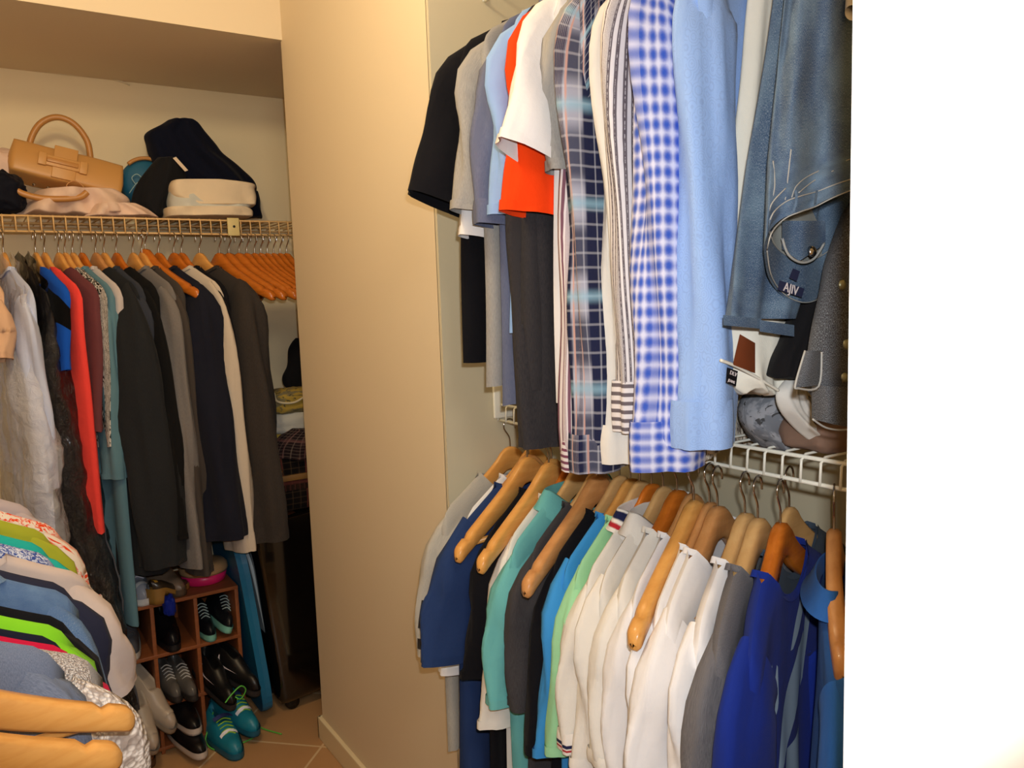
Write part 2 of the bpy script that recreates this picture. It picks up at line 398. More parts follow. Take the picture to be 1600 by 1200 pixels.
# ---------------------------------------------------------------- garments
BODYF = {}
def garment(name, label, cat, group, loc, rz, mat, L=.68, sl=.22, sa=26, sw=.070, se=.070, W=.212, T=.016, neck='crew',
            cmat=None, cuff=None, cuffmat=None, fold=.010, seed=0, smat=None, far=True, sleeves=True, st=.030, cbut=False, hemslope=0, tb=.0135, slf=None):
    rnd = random.Random(seed*7+3); p1, p2, p3 = (rnd.uniform(0, 6.3) for _ in range(3)); k1 = rnd.uniform(28, 42); k2 = rnd.uniform(55, 80)
    R = thing(name, label, cat, loc, rz, group); cmat = cmat or mat; NU, NV = 56, 26
    def sh_z(x):
        a = min(abs(x), .222); return hz(a)+.016-.030*sstep(.175, .212, a)**2
    def body(u, v, out=False):
        v = v**1.7 if v > 0 else 0.0
        if u < .5: s = -1+4*u; side = -1
        else: s = 1-4*(u-.5); side = 1
        Wv = lerp(.208, W, sstep(0, .3, v)) + .010*v
        Wv *= 1-.05*v*(1+sin(p1))
        x = s*Wv; tz = sh_z(s*.208)
        a = abs(s*.208)
        if neck in ('crew', 'collar', 'vneck'):
            dip = {'crew': .055, 'collar': .03, 'vneck': .13}[neck] if side < 0 else .020
            if a < .088: tz = sh_z(.088) - dip*(1-(a/.088)**2)**.9
        elif neck == 'tank':
            if a < .075: tz = sh_z(.075)-(.13 if side < 0 else .08)*(1-(a/.075)**2)**.6
        zb = -.075-L+hemslope*s*W - .012*abs(sin(3*s+p2))
        z = lerp(tz, zb, v)
        shut = min(1, (max(0.0, v)/.045))**.55; op_ = sstep(.098, .080, a); shut = max(shut, op_)
        th = (lerp(tb, max(T, tb), sstep(0, .5, v)))*(max(0, 1-s*s))**.22*shut
        ybow = -.030*(a/.225)**2*(1-.6*v)
        A = fold*(.03+v)
        fy = A*(sin(k1*x+p1+1.6*v)+.55*sin(k2*x+p2-2*v)+.5*sin(9*x+p3+4*v))
        fy += fold*.4*sin(6*v+p3)*sstep(0, .3, v)
        return Vector((x, side*th+ybow+fy, z))
    BODYF[R.name] = body
    m = MB(); m.grid(NU, NV, body, closed=True, uvf=lambda u, v: (u*1.9, v*L))
    m.build('torso', mat, R)
    if neck in ('collar', 'polo'):
        def colr(u, v):
            th = 2*pi*u; r = .084+.012*v; rr = .019+.010*v
            x = r*cos(th); y = rr*sin(th)
            base = sh_z(.08)-.012
            front = sstep(0, 1, max(0, -sin(th)))
            z = base+.026*sin(min(1, v*2.2)*pi/2)-sstep(.4, 1, v)*(.034+.03*front*abs(cos(th))**.5)-front*.045*(1-abs(cos(th))**2)
            return Vector((x*(1+.20*sstep(.4, 1, v)), y*(1+.5*sstep(.4, 1, v)), z))
        m = MB(); m.grid(40, 10, colr, closed=True, uvf=lambda u, v: (u*.4, (1-v)*.06)); m.build('collar', cmat, R)
    elif neck == 'crew':
        def rib(u, v):
            th = 2*pi*u; s_ = cos(th); side = -1 if sin(th) < 0 else 1; k9 = tb/.0128
            dip = .055 if side < 0 else .020
            z = sh_z(.088)-dip*(max(0, 1-s_*s_))**.9+.002-.0105*v
            return Vector((.089*s_, side*(.0128+.003*v)*k9*max(.05, abs(sin(th)))**.3, z))
        m = MB(); m.grid(40, 2, rib, closed=True, uvf=lambda u, v: (u*.4, v*.01)); m.build('collar', cmat, R)
    if sleeves:
        sl0 = sl
        for sd in ((-1, 1) if far else (-1,)):
            sl = sl0
            q = rnd.uniform(0, 6.3); a = radians(sa); sl = slf if (sd == 1 and slf) else sl
            ctrl = [(.132, -.226), (.172, -.262)] if sl < .4 else [(.128, -.232), (.160, -.272)]
            n = 4
            for i in range(1, n+1):
                f = i/n; aa = a*(1-.45*f) if sl > .4 else a
                px, pz = ctrl[-1]; ctrl.append((px+sin(aa)*sl/n, pz-cos(aa)*sl/n))
            cp = catmull([(c[0], 0, c[1]) for c in ctrl], 6); M_ = len(cp)-1
            def sleeve(u, v, off=0.0, ext=0.0, sd=sd):
                f = v*M_; i = min(int(f), M_-1); fr = f-i; p = cp[i].lerp(cp[i+1], fr)
                tg = (cp[min(i+2, M_)]-cp[max(i-1, 0)]).normalized()
                p = p+tg*ext
                nrm = Vector((-tg.z, 0, tg.x)); th = 2*pi*u
                hw = lerp(sw, se, v); ht = lerp(tb+.003, max(st, tb+.006), sstep(0, .3, v))
                am = sstep(0, .25, v)*(1 if sl > .4 else .6)
                w_ = 1+am*(.13*sin(3*th+q+5*v)+.09*sin(5*th-q+9*v)+.05*sin(8*th+2*q-4*v))
                if sl > .4: w_ *= 1+.05*sin(17*v+q+2*cos(th))
                xx = hw*cos(th)*w_+off*cos(th); yy = (ht*sin(th))*w_+off*sin(th)
                ybow = -.026*min(1, (p.x/.225))**2*(1-.5*v) + fold*.5*sin(5*v+q)
                c = p+nrm*xx; return Vector((sd*c.x, ybow+yy, c.z))
            m = MB(); m.grid(28, 22 if sl > .4 else 14, sleeve, closed=True, uvf=lambda u, v: (u*(sw+.03)*3.6, v*sl)); so = m.build('sleeve', smat or mat, R)
            if cuff:
                m = MB(); m.grid(28, 4, lambda u, v: sleeve(u, 1.0, .0012+.0015*sin(pi*v), cuff*(v-.85)), closed=True, uvf=lambda u, v: (u*.3, (1-v)*.06 if cuffmat else v*cuff))
                m.build('cuff', cuffmat or smat or mat, so)
                if cbut and sd == -1:
                    bp = sleeve(.72, 1.0, .006, -cuff*.4); bm_ = MB(); bm_.lathe([(0, .0015), (.0035, .0015), (.0055, .0025), (.0055, 0), (0, 0)], 14, Matrix.Translation(bp) @ Matrix.Rotation(radians(90), 4, 'X')); bm_.build('button', simple('shell_button', (120, 90, 90), .3), so)
            else:
                m = MB(); m.grid(28, 2, lambda u, v: sleeve(u, 1.0, .0018, .016*(v-.95)), closed=True, uvf=lambda u, v: (u*.3, v*.016)); m.build('hem', smat or mat, so)
    return R
# colour stock -----------------------------------------------------
NAVYTEE = fab('navy_jersey', (38, 58, 102)); BLACKTEE = fab('black_jersey', (17, 17, 22)); WHITE = fab('white_jersey', (228, 226, 226)); WHITE2 = fab('warm_white_pique', (222, 218, 210))
TEAL = fab('teal_pique', (104, 176, 176)); DGREY = fab('charcoal_jersey', (66, 64, 66), 'heather', (54, 52, 55)); SKY = fab('sky_pique', (58, 140, 208)); MINT = fab('mint_pique', (150, 206, 160))
LGREY = fab('light_grey_jersey', (182, 178, 168), 'heather', (164, 160, 152)); GREYH = fab('grey_heather', (112, 110, 112), 'heather', (90, 88, 92)); ROYAL = fab('royal_jersey', (24, 44, 128)); BLUEP = fab('blue_pique', (40, 88, 156))
GREYT = fab('grey_marl', (160, 158, 154), 'heather', (140, 138, 136)); STEEL = fab('steel_blue', (104, 110, 134), 'heather', (92, 98, 124)); LBLUE = fab('light_blue_jersey', (142, 176, 224)); ORANGE = fab('orange_jersey', (240, 66, 14))
CHARC = fab('charcoal_knit', (56, 54, 56), 'heather', (44, 42, 46), wr=.7); SLATE = fab('slate_cotton', (62, 74, 88)); PALEBLUE = fab('pale_blue', (170, 200, 222))
PLAID = fab('navy_plaid', (160, 162, 178), 'plaid', (32, 36, 64), c3=(205, 206, 214), c4=(190, 150, 140), c5=(140, 180, 200), f=15)
SSTR = fab('grey_shirt_stripe', (222, 218, 220), 'shirtstripe', (100, 92, 98)); BSTR = fab('burgundy_stripe', (224, 218, 222), 'stripe', (120, 84, 100), f=70, w=.4)
CSTR = fab('grey_cuff_stripe', (220, 216, 218), 'hstripe', (104, 96, 102), f=100)
BCSTR = fab('burgundy_cuff_stripe', (220, 214, 218), 'hstripe', (120, 70, 92), f=100)
GING = fab('blue_gingham', (214, 216, 238), 'gingham', (48, 84, 184)); DAMASK = fab('blue_damask', (150, 182, 232), 'damask', (126, 146, 196)); PAISLEY = fab('paisley', (214, 206, 190), 'floral', (110, 100, 92), f=60)
DENIM = fab('blue_denim', (48, 70, 98), 'denim', (84, 106, 126)); BDENIM = fab('black_denim', (58, 57, 60), 'denim', (44, 43, 46)); DENIM2 = fab('jacket_denim', (70, 102, 146), 'denim', (90, 122, 160))
TIP = fab('polo_tipping', (226, 222, 216), 'tip', (170, 40, 50), c3=(30, 34, 70))
NAVYD = fab('dark_navy_knit', (26, 28, 40), wr=.7); BROWNC = fab('brown_charcoal_knit', (58, 53, 50), 'heather', (48, 44, 42), wr=.6); CREAM = fab('cream_knit', (196, 184, 168)); ANTH = fab('anthracite_knit', (38, 40, 43), 'heather', (32, 34, 37), wr=.6)
# tables -------------------------------------------------------------
def place_right(px, zneck):                 # distance along the right rail from the image column of the hanger's neck
    return solve(px, lambda y: (RXR, y, zneck), .2, 2.5)
LOW = [  # neck px, yaw, tone, kind, bar, garment(dict) , short name
 (790, 4, 'honey', 'flat', 0, dict(dx=.012, n='tshirt', l='light grey marl t-shirt with dark print on its sleeve, last on the lower rod', mat=LGREY, sl=.215, sa=10, L=.62), 'light grey t-shirt at the far end'),
 (808, 4, 'honey', 'flat', 0, dict(dx=.040, n='tshirt', l='white t-shirt whose sleeve shows under the navy blue t-shirt sleeve', mat=WHITE, sl=.245, sa=8, L=.6), 'white t-shirt behind the navy one'),
 (833, 6, 'brown', 'broad', 0, dict(dx=-.012, n='tshirt', l='navy blue t-shirt beside the beige wall on the lower rod', mat=NAVYTEE, sl=.185, sa=10, L=.72, sw=.090, se=.098), 'navy blue t-shirt'),
 (846, 10, 'honey', 'broad', 1, None, None),
 (862, 9, 'honey', 'flat', 0, dict(n='tshirt', l='thin black t-shirt squeezed between the navy and the teal shirts', mat=BLACKTEE, sl=0.189, sa=3, L=.62), 'thin black t-shirt'),
 (880, 11, 'honey', 'broad', 0, None, None),
 (893, 9, 'orange', 'flat', 0, dict(n='tshirt', l='white t-shirt next to the teal polo shirt, left of it', mat=WHITE2, sl=0.258, sa=4, L=.72), 'white t-shirt left of the teal polo'),
 (912, 8, 'pale', 'flat', 0, dict(dx=-.015, n='polo_shirt', l='teal short-sleeved polo shirt on the lower rod', mat=TEAL, sl=.195, sa=5, neck='collar', L=.72), 'teal polo shirt'),
 (932, 8, 'pale', 'flat', 0, dict(n='tshirt', l='charcoal grey t-shirt between the teal polo and black t-shirt', mat=DGREY, sl=0.189, sa=4, L=.66), 'charcoal grey t-shirt'),
 (955, 10, 'brown', 'broad', 0, None, None),
 (968, 8, 'pale', 'flat', 0, dict(n='tshirt', l='black t-shirt hanging left of the sky blue polo', mat=BLACKTEE, sl=0.241, sa=3, L=.70), 'black t-shirt beside the sky blue polo'),
 (985, 8, 'honey', 'flat', 0, dict(n='polo_shirt', l='bright sky blue polo shirt on the lower rod', mat=SKY, sl=0.232, sa=2, neck='crew', L=.72, sw=.075), 'sky blue polo'),
 (1000, 9, 'pale', 'flat', 0, dict(n='polo_shirt', l='mint green polo shirt peeking out behind a white tipped polo', mat=MINT, sl=0.215, sa=3, neck='crew', L=.7), 'mint green polo'),
 (1018, 9, 'orange', 'flat', 0, dict(n='polo_shirt', l='white polo shirt with red and navy tipping on collar and cuffs', mat=WHITE2, sl=0.189, sa=4, neck='collar', cmat=TIP, cuff=.035, cuffmat=TIP, L=.7), 'white polo with red and navy tipping'),
 (1036, 10, 'pale', 'flat', 0, dict(n='polo_shirt', l='white polo shirt with narrow tipping only on its cuff, lower sleeve', mat=WHITE2, sl=0.215, sa=3, neck='collar', cuff=.03, cuffmat=TIP, L=.7), 'white polo with a tipped cuff'),
 (1058, 12, 'orange', 'broad', 0, dict(n='polo_shirt', l='plain white pique polo right of the tipped white polos', mat=WHITE2, sl=0.181, sa=6, neck='crew', L=.7, cuff=.02), 'plain white pique polo'),
 (1080, 12, 'brown', 'flat', 0, dict(n='tshirt', l='off-white t-shirt under the large bare hanger end', mat=WHITE, sl=0.206, sa=3, L=.68), 'off-white t-shirt under the bare hanger'),
 (1106, 14, 'honey', 'broad', 1, None, None),
 (1122, 14, 'brown', 'flat', 0, dict(dx=-.02, n='tshirt', l='white t-shirt just right of the large bare hanger', mat=WHITE, sl=0.215, sa=4, L=.68), 'white t-shirt right of the bare hanger'),
 (1140, 15, 'brown', 'broad', 1, dict(dx=-.028, n='tshirt', l='bright white t-shirt with wide sleeve, second left of the grey t-shirt', mat=WHITE, sl=0.189, sa=6, sw=.078, se=.085, L=.68), 'bright white wide-sleeved t-shirt'),
 (1183, 16, 'pale', 'broad', 0, dict(dx=-.028, n='tshirt', l='white t-shirt touching the grey heather t-shirt', mat=WHITE, sl=0.189, sa=3, L=.66), 'white t-shirt touching the grey one'),
 (1208, 18, 'pale', 'broad', 0, dict(dx=-.035, n='tshirt', l='dark grey heather t-shirt left of the royal blue shirt', mat=GREYH, sl=0.224, sa=2, L=.7), 'grey heather t-shirt'),
 (1200, 15, 'pale', 'flat', 0, dict(dx=.05, n='tshirt', l='slate grey garment behind the royal blue t-shirt near the wall', mat=SLATE, sl=0.172, sa=2, L=.6, W=.18), 'slate grey garment'),
 (1240, 21, 'orange', 'broad', 0, dict(dx=-.030, n='tshirt', l='royal blue t-shirt with pale chest print on the lower rod', mat=ROYAL, sl=.26, sa=4, L=.72, sw=.08, se=.085), 'royal blue t-shirt with print'),
]
def hlabel(tone, kind, sn, where):
    t_ = {'honey': 'honey-coloured', 'pale': 'pale', 'orange': 'orange-stained', 'brown': 'light brown'}[tone]
    return f'{t_} wooden hanger holding the {sn} {where}'.strip()
bare = iter(['bare honey wooden hanger with bar over the navy blue t-shirt, lower rod', 'bare honey wooden hanger poking out between the navy and teal shirts',
             'bare brown wooden hanger poking out over the charcoal and black t-shirts', 'large bare honey wooden hanger with bar over the white t-shirts'])
ROYAL_T = None
for i, (px, yaw, tone, kind, bar, g, sn) in enumerate(LOW):
    y = place_right(px, RZ-.065)
    rz = radians(yaw); loc = (RXR+(g.pop('dx', 0) if g else 0), y, RZ)
    hanger(loc if g else (RXR-.045, y-.012, RZ+.006), rz, tone, hlabel(tone, kind, sn, '') if g else next(bare), 'wooden hangers on the lower right rail', kind, bool(bar), hw=.180 if g else .225)
    if g:
        g = dict(g); n = g.pop('n'); l = g.pop('l'); mt = g.pop('mat')
        o = garment(n, l, 'polo shirt' if n == 'polo_shirt' else 't-shirt', 'shirts on the lower right rail', loc, rz, mt, seed=i+1, tb=.0185 if kind == 'broad' else .014, **g)
        if mt is ROYAL: ROYAL_T = o
        if i == 0: GREY_T = o
# upper row
UZ = 2.045
UP = [
 (845, 2, 'orange', 'broad', dict(n='tshirt', l='black t-shirt at the far end of the upper rod', mat=BLACKTEE, sl=0.211, sa=19, L=.66, sw=.078, se=.088), 'black t-shirt at the far end', .14),
 (862, 3, 'honey', 'flat', dict(dx=.045, n='tshirt', l='white t-shirt whose hem shows under the black sleeve', mat=WHITE, sl=0.264, sa=9, L=.55), 'white t-shirt behind the black one', .13),
 (875, 4, 'honey', 'flat', dict(n='tshirt', l='light grey marl t-shirt right of the black t-shirt, upper rod', mat=GREYT, sl=0.220, sa=8, L=.70), 'light grey marl t-shirt', .1),
 (902, 5, 'honey', 'flat', dict(n='shirt', l='steel blue short-sleeved shirt with buttoned sleeve tab', mat=STEEL, sl=0.238, sa=4, L=.74, cuff=.04, cbut=True), 'steel blue short-sleeved shirt', .06),
 (925, 4, 'honey', 'broad', dict(n='tshirt', l='light blue jersey t-shirt behind the orange one', mat=LBLUE, sl=0.229, sa=2, L=.60, W=.21), 'light blue jersey t-shirt', .02),
 (938, 5, 'honey', 'flat', dict(n='long_sleeved_shirt', l='charcoal long-sleeved knit hanging behind the orange t-shirt', mat=CHARC, sl=0.610, slf=.45, sa=2, L=.7, sw=.058, se=.045), 'charcoal long-sleeved knit', 0),
 (962, 6, 'honey', 'flat', dict(n='tshirt', l='bright orange t-shirt on the upper rod', mat=ORANGE, sl=0.238, sa=6, L=.40, sw=.078, se=.08, W=.20), 'bright orange t-shirt', 0),
 (985, 7, 'honey', 'broad', dict(n='tshirt', l='white t-shirt in front of the bright orange t-shirt', mat=WHITE, sl=0.176, sa=21, L=.72, sw=.084, se=.092), 'white t-shirt over the orange one', 0),
 (1002, 8, 'honey', 'broad', dict(n='tshirt', l='pale grey t-shirt between white and plaid shirts, upper rod', mat=GREYT, sl=0.176, sa=0, L=.55, W=.21), 'pale grey t-shirt', 0),
 (1014, 8, 'honey', 'flat', dict(n='dress_shirt', l='burgundy striped dress shirt half hidden behind the navy plaid shirt', mat=BSTR, sl=0.620, slf=.45, sa=2, L=.66, neck='collar', cuff=.06, cuffmat=BCSTR, sw=.06, se=.05), 'burgundy striped shirt', 0),
 (1032, 9, 'orange', 'broad', dict(dx=-.014, n='plaid_shirt', l='navy and grey plaid long-sleeved shirt', mat=PLAID, sl=0.615, slf=.45, sa=1, L=.7, neck='collar', cuff=.06, sw=.070, se=.056, cbut=True), 'navy plaid shirt', 0),
 (1056, 9, 'honey', 'flat', dict(dx=.016, n='dress_shirt', l='white dress shirt left of the grey striped shirt', mat=WHITE2, sl=0.600, slf=.45, sa=1, L=.7, neck='collar', cuff=.06, sw=.064, se=.052), 'white dress shirt', 0),
 (1080, 10, 'honey', 'flat', dict(dx=.018, n='dress_shirt', l='grey and white striped dress shirt with striped cuff', mat=SSTR, sl=0.545, slf=.45, sa=2, L=.68, neck='collar', cuff=.075, cuffmat=CSTR, sw=.082, se=.058), 'grey striped shirt', 0),
 (1098, 10, 'brown', 'flat', dict(dx=.09, n='shirt', l='beige paisley shirt whose hem shows below the gingham cuff', mat=PAISLEY, sl=0.600, slf=.45, sa=0, L=.80, neck='collar', sw=.06, se=.05), 'beige paisley shirt', 0),
 (1130, 11, 'honey', 'flat', dict(dx=.012, n='checked_shirt', l='blue and white gingham shirt with unbuttoned cuff', mat=GING, sl=0.590, slf=.45, sa=2, L=.68, neck='collar', cuff=.07, cbut=True, sw=.088, se=.066, st=.040), 'blue gingham shirt', 0),
 (1172, 12, 'honey', 'flat', dict(dx=.014, n='dress_shirt', l='light blue patterned dress shirt, longest sleeve on the upper rod', mat=DAMASK, sl=0.555, slf=.45, sa=1, L=.62, neck='collar', cuff=.065, sw=.050, se=.052, st=.036, W=.185), 'light blue patterned shirt', 0),
]
for i, (px, yaw, tone, kind, g, sn, sx) in enumerate(UP):
    y = place_right(px, UZ-.065); rz = radians(yaw); loc = (RXR+g.pop('dx', 0), y, UZ)
    hanger(loc, rz, tone, hlabel(tone, kind, sn, 'on the upper rod'), 'wooden hangers on the upper right rail', kind, hw=.180)
    g = dict(g); n = g.pop('n'); l = g.pop('l'); mt = g.pop('mat')
    o = garment(n, l, 't-shirt' if n == 'tshirt' else 'shirt', 'shirts on the upper right rail', loc, rz, mt, seed=i+40, tb=.0185 if kind == 'broad' else .014, **g)
# ---------------------------------------------------------------- far row (rail along X)
def place_far(px): return solve(px, lambda x: (x, FY, FZ-.065), -.4, 1.6)
BLKBAG = NT('black_plastic_film'); _n = BLKBAG.noise(BLKBAG.obj(), 42, 6, .62, dist=1.4); BLKBAG.col((.006, .006, .009, 1)); BLKBAG.bump(_n, 1.0, .014); BLKBAG = BLKBAG.set(.12, 0, .6, 0, .25)
_t = NT('clear_plastic_film'); _t.col((.86, .87, .92, 1)); _n = _t.noise(_t.obj(), 30, 5, .6, dist=.8); _t.bump(_n, .8, .015); _t.b.inputs['Alpha'].default_value = .38; CLR = _t.set(.12, 0, .7, 0, .5)
FAR = [
 (-40, 8, 'honey', dict(n='blouse', l='peach blouse at the left edge on the far rail', mat=fab('peach', (216, 178, 146)), sl=.10, sa=8, L=.26), 'peach blouse'),
 (6, 8, 'honey', dict(n='dress', l='pale grey dress under a clear plastic cover', mat=fab('pale_grey', (196, 206, 232)), sl=0.455, sa=3, L=.95, sw=.06), 'pale grey covered dress'),
 (56, 10, 'honey', dict(n='top', l='blue and black sleeveless top beside the coral one', mat=fab('cobalt', (24, 84, 190), 'bands', (10, 10, 12), a=.10, b=.2), sleeves=False, neck='tank', L=.32, W=.2), 'blue and black top'),
 (70, 12, 'honey', dict(n='top', l='coral sleeveless top on the far rail', mat=fab('coral', (244, 74, 66)), sleeves=False, neck='tank', L=.80, W=.2), 'coral top'),
 (92, 14, 'honey', dict(n='top', l='burgundy top right of the coral one', mat=fab('burgundy', (104, 58, 62)), sleeves=False, neck='vneck', L=.5), 'burgundy top'),
 (102, 15, 'honey', dict(n='top', l='black and white zebra print top with tassels', mat=fab('zebra', (16, 15, 18), 'zebra', (205, 198, 190)), sleeves=False, neck='vneck', L=.55), 'zebra print top'),
 (114, 15, 'honey', dict(n='dress', l='long dusty teal dress right of the zebra top', mat=fab('dusty_teal', (92, 128, 142)), sl=0.455, sa=0, L=1.1, sw=.05, se=.045), 'dusty teal dress'),
 (128, 14, 'orange', dict(n='top', l='off-white top between teal dress and anthracite sweater', mat=fab('offwhite', (190, 182, 180)), sleeves=False, L=.6), 'off-white top'),
 (150, 16, 'brown', dict(n='sweater', l='anthracite knitted sweater with long sleeves, widest on the far rail', mat=ANTH, sl=0.728, sa=8, L=.95, sw=.085, se=.07, st=.062, T=.055, neck='vneck'), 'anthracite sweater'),
 (163, 14, 'honey', dict(n='shirt', l='dark blue-grey shirt behind the anthracite sweater', mat=fab('bluegrey', (52, 56, 66)), sl=0.501, sa=3, L=.6), 'dark blue-grey shirt'),
 (182, 15, 'orange', dict(n='cardigan', l='black cardigan right of the anthracite sweater', mat=fab('black_knit', (20, 20, 21)), sl=0.655, sa=6, L=.8, neck='vneck'), 'black cardigan'),
 (208, 15, 'honey', dict(n='sweater', l='mid grey sweater with a ribbed cuff', mat=fab('mid_grey_knit', (120, 116, 114), 'heather', (106, 102, 100), wr=.6), sl=0.746, sa=5, L=.8, sw=.075, se=.06, cuff=.06), 'mid grey sweater'),
 (222, 15, 'honey', dict(n='sweater', l='dark taupe sweater between the grey and navy ones', mat=fab('taupe_knit', (66, 60, 56), wr=.6), sl=0.783, sa=4, L=.8, sw=.07, se=.055), 'dark taupe sweater'),
 (248, 20, 'orange', dict(n='sweater', l='dark navy long-sleeved sweater on the far rail', mat=NAVYD, sl=0.673, sa=8, L=.8, sw=.095, se=.085, st=.062, T=.03, cuff=.06), 'dark navy sweater'),
 (272, 21, 'orange', dict(n='sweater', l='cream sweater between the navy and brown-charcoal sweaters', mat=CREAM, sl=0.728, sa=6, L=.86, sw=.085, se=.07, cuff=.06), 'cream sweater'),
 (284, 18, 'orange', dict(n='sweater', l='black sweater whose shoulder shows behind the cream one', mat=BLACKTEE, sl=0.455, sa=2, L=.6), 'black sweater'),
 (312, 22, 'honey', dict(n='sweater', l='brown-charcoal sweater, last garment before the empty hangers', mat=BROWNC, sl=0.710, sa=8, L=.85, sw=.1, se=.08, st=.05, T=.03, cuff=.05), 'brown-charcoal sweater'),
]
for i, (px, yaw, tone, g, sn) in enumerate(FAR):
    x = place_far(px); rz = radians(90+yaw); loc = (x, FY, FZ)
    hanger(loc, rz, tone, hlabel(tone, 'flat', sn, 'on the far rail'), 'wooden hangers on the far rail', 'flat', hw=.180)
    g = dict(g); n = g.pop('n'); l = g.pop('l'); mt = g.pop('mat')
    o = garment(n, l, n, 'clothes on the far rail', loc, rz, mt, seed=i+90, **g)
# extra hangers: one turned towards the room and the empties at the right
x = place_far(228); hanger((x, FY, FZ+.012), radians(112), 'orange', 'orange-stained empty hanger turned outwards above the navy sweater', 'wooden hangers on the far rail', 'broad')
words = ['first of the empty hangers, beside the brown-charcoal sweater', 'second of the empty hangers after the brown-charcoal sweater', 'third of the empty hangers on the far rail', 'fourth of the empty hangers on the far rail',
         'fifth of the empty hangers on the far rail', 'sixth of the empty hangers on the far rail', 'seventh of the empty hangers on the far rail', 'eighth of the empty hangers on the far rail', 'ninth of the empty hangers on the far rail', 'last empty hanger, touching the beige wall corner']
for i, (px, yaw) in enumerate(((343, 22), (358, 24), (374, 27), (386, 22), (398, 20), (408, 22), (418, 18), (428, 20), (438, 17), (448, 17))):
    x = place_far(px); hanger((x, FY, FZ), radians(90+yaw), 'orange', 'orange-stained wooden hanger, '+words[i], 'empty wooden hangers on the far rail', 'broad' if i < 3 else 'flat', bar=(i in (1, 3, 6)))
# plastic covers
COVF = {}
def cover(name, label, mat, px, yaw, L, Wt, Wb, T, seed, drift=0.0):
    x = place_far(px); R = thing(name, label, 'garment cover', (x, FY, FZ), radians(90+yaw), 'garment covers on the far rail')
    rnd = random.Random(seed); a, b, c = [rnd.uniform(0, 6.3) for _ in range(3)]
    def f(u, v):
        th = 2*pi*u; s = cos(th); Wv = lerp(Wt, Wb, v)
        x_ = s*Wv; tz = -.055-.13*abs(s)**1.3
        z = lerp(tz, -L, v)
        y = (lerp(.012, T, sstep(0, .3, v)))*sin(th)
        n_ = noise.noise(Vector((x_*9, v*5+a, sin(th)*.6)))
        n2 = noise.noise(Vector((x_*30, v*22+b, sin(th)*2)))
        y += .03*n_*sstep(0, .2, v)+.012*n2 + drift*v; x_ += (.02*sin(7*v+c)+.014*n2)*abs(s)
        return Vector((x_, y, z))
    m = MB(); m.grid(64, 60, f, closed=True, uvf=lambda u, v: (u*1.4, v*L)); m.build('film', mat, R); COVF[name+str(seed)] = f
    return R
BAG = cover('garment_bag', 'long glossy black plastic garment bag hanging on the far rail', BLKBAG, 36, 10, 1.5, .19, .265, .08, 5, -.09)
m = MB(); m.tube([COVF['garment_bag5'](.60, .4+.55*i/24)+Vector((-.001, -.002, 0)) for i in range(25)], .003, 6); m.build('zip', simple('grey_zip', (70, 72, 80), .4), BAG)
cover('garment_bag', 'clear plastic cover over the pale grey dress on the far rail', CLR, 10, 8, 1.1, .215, .29, .055, 8)
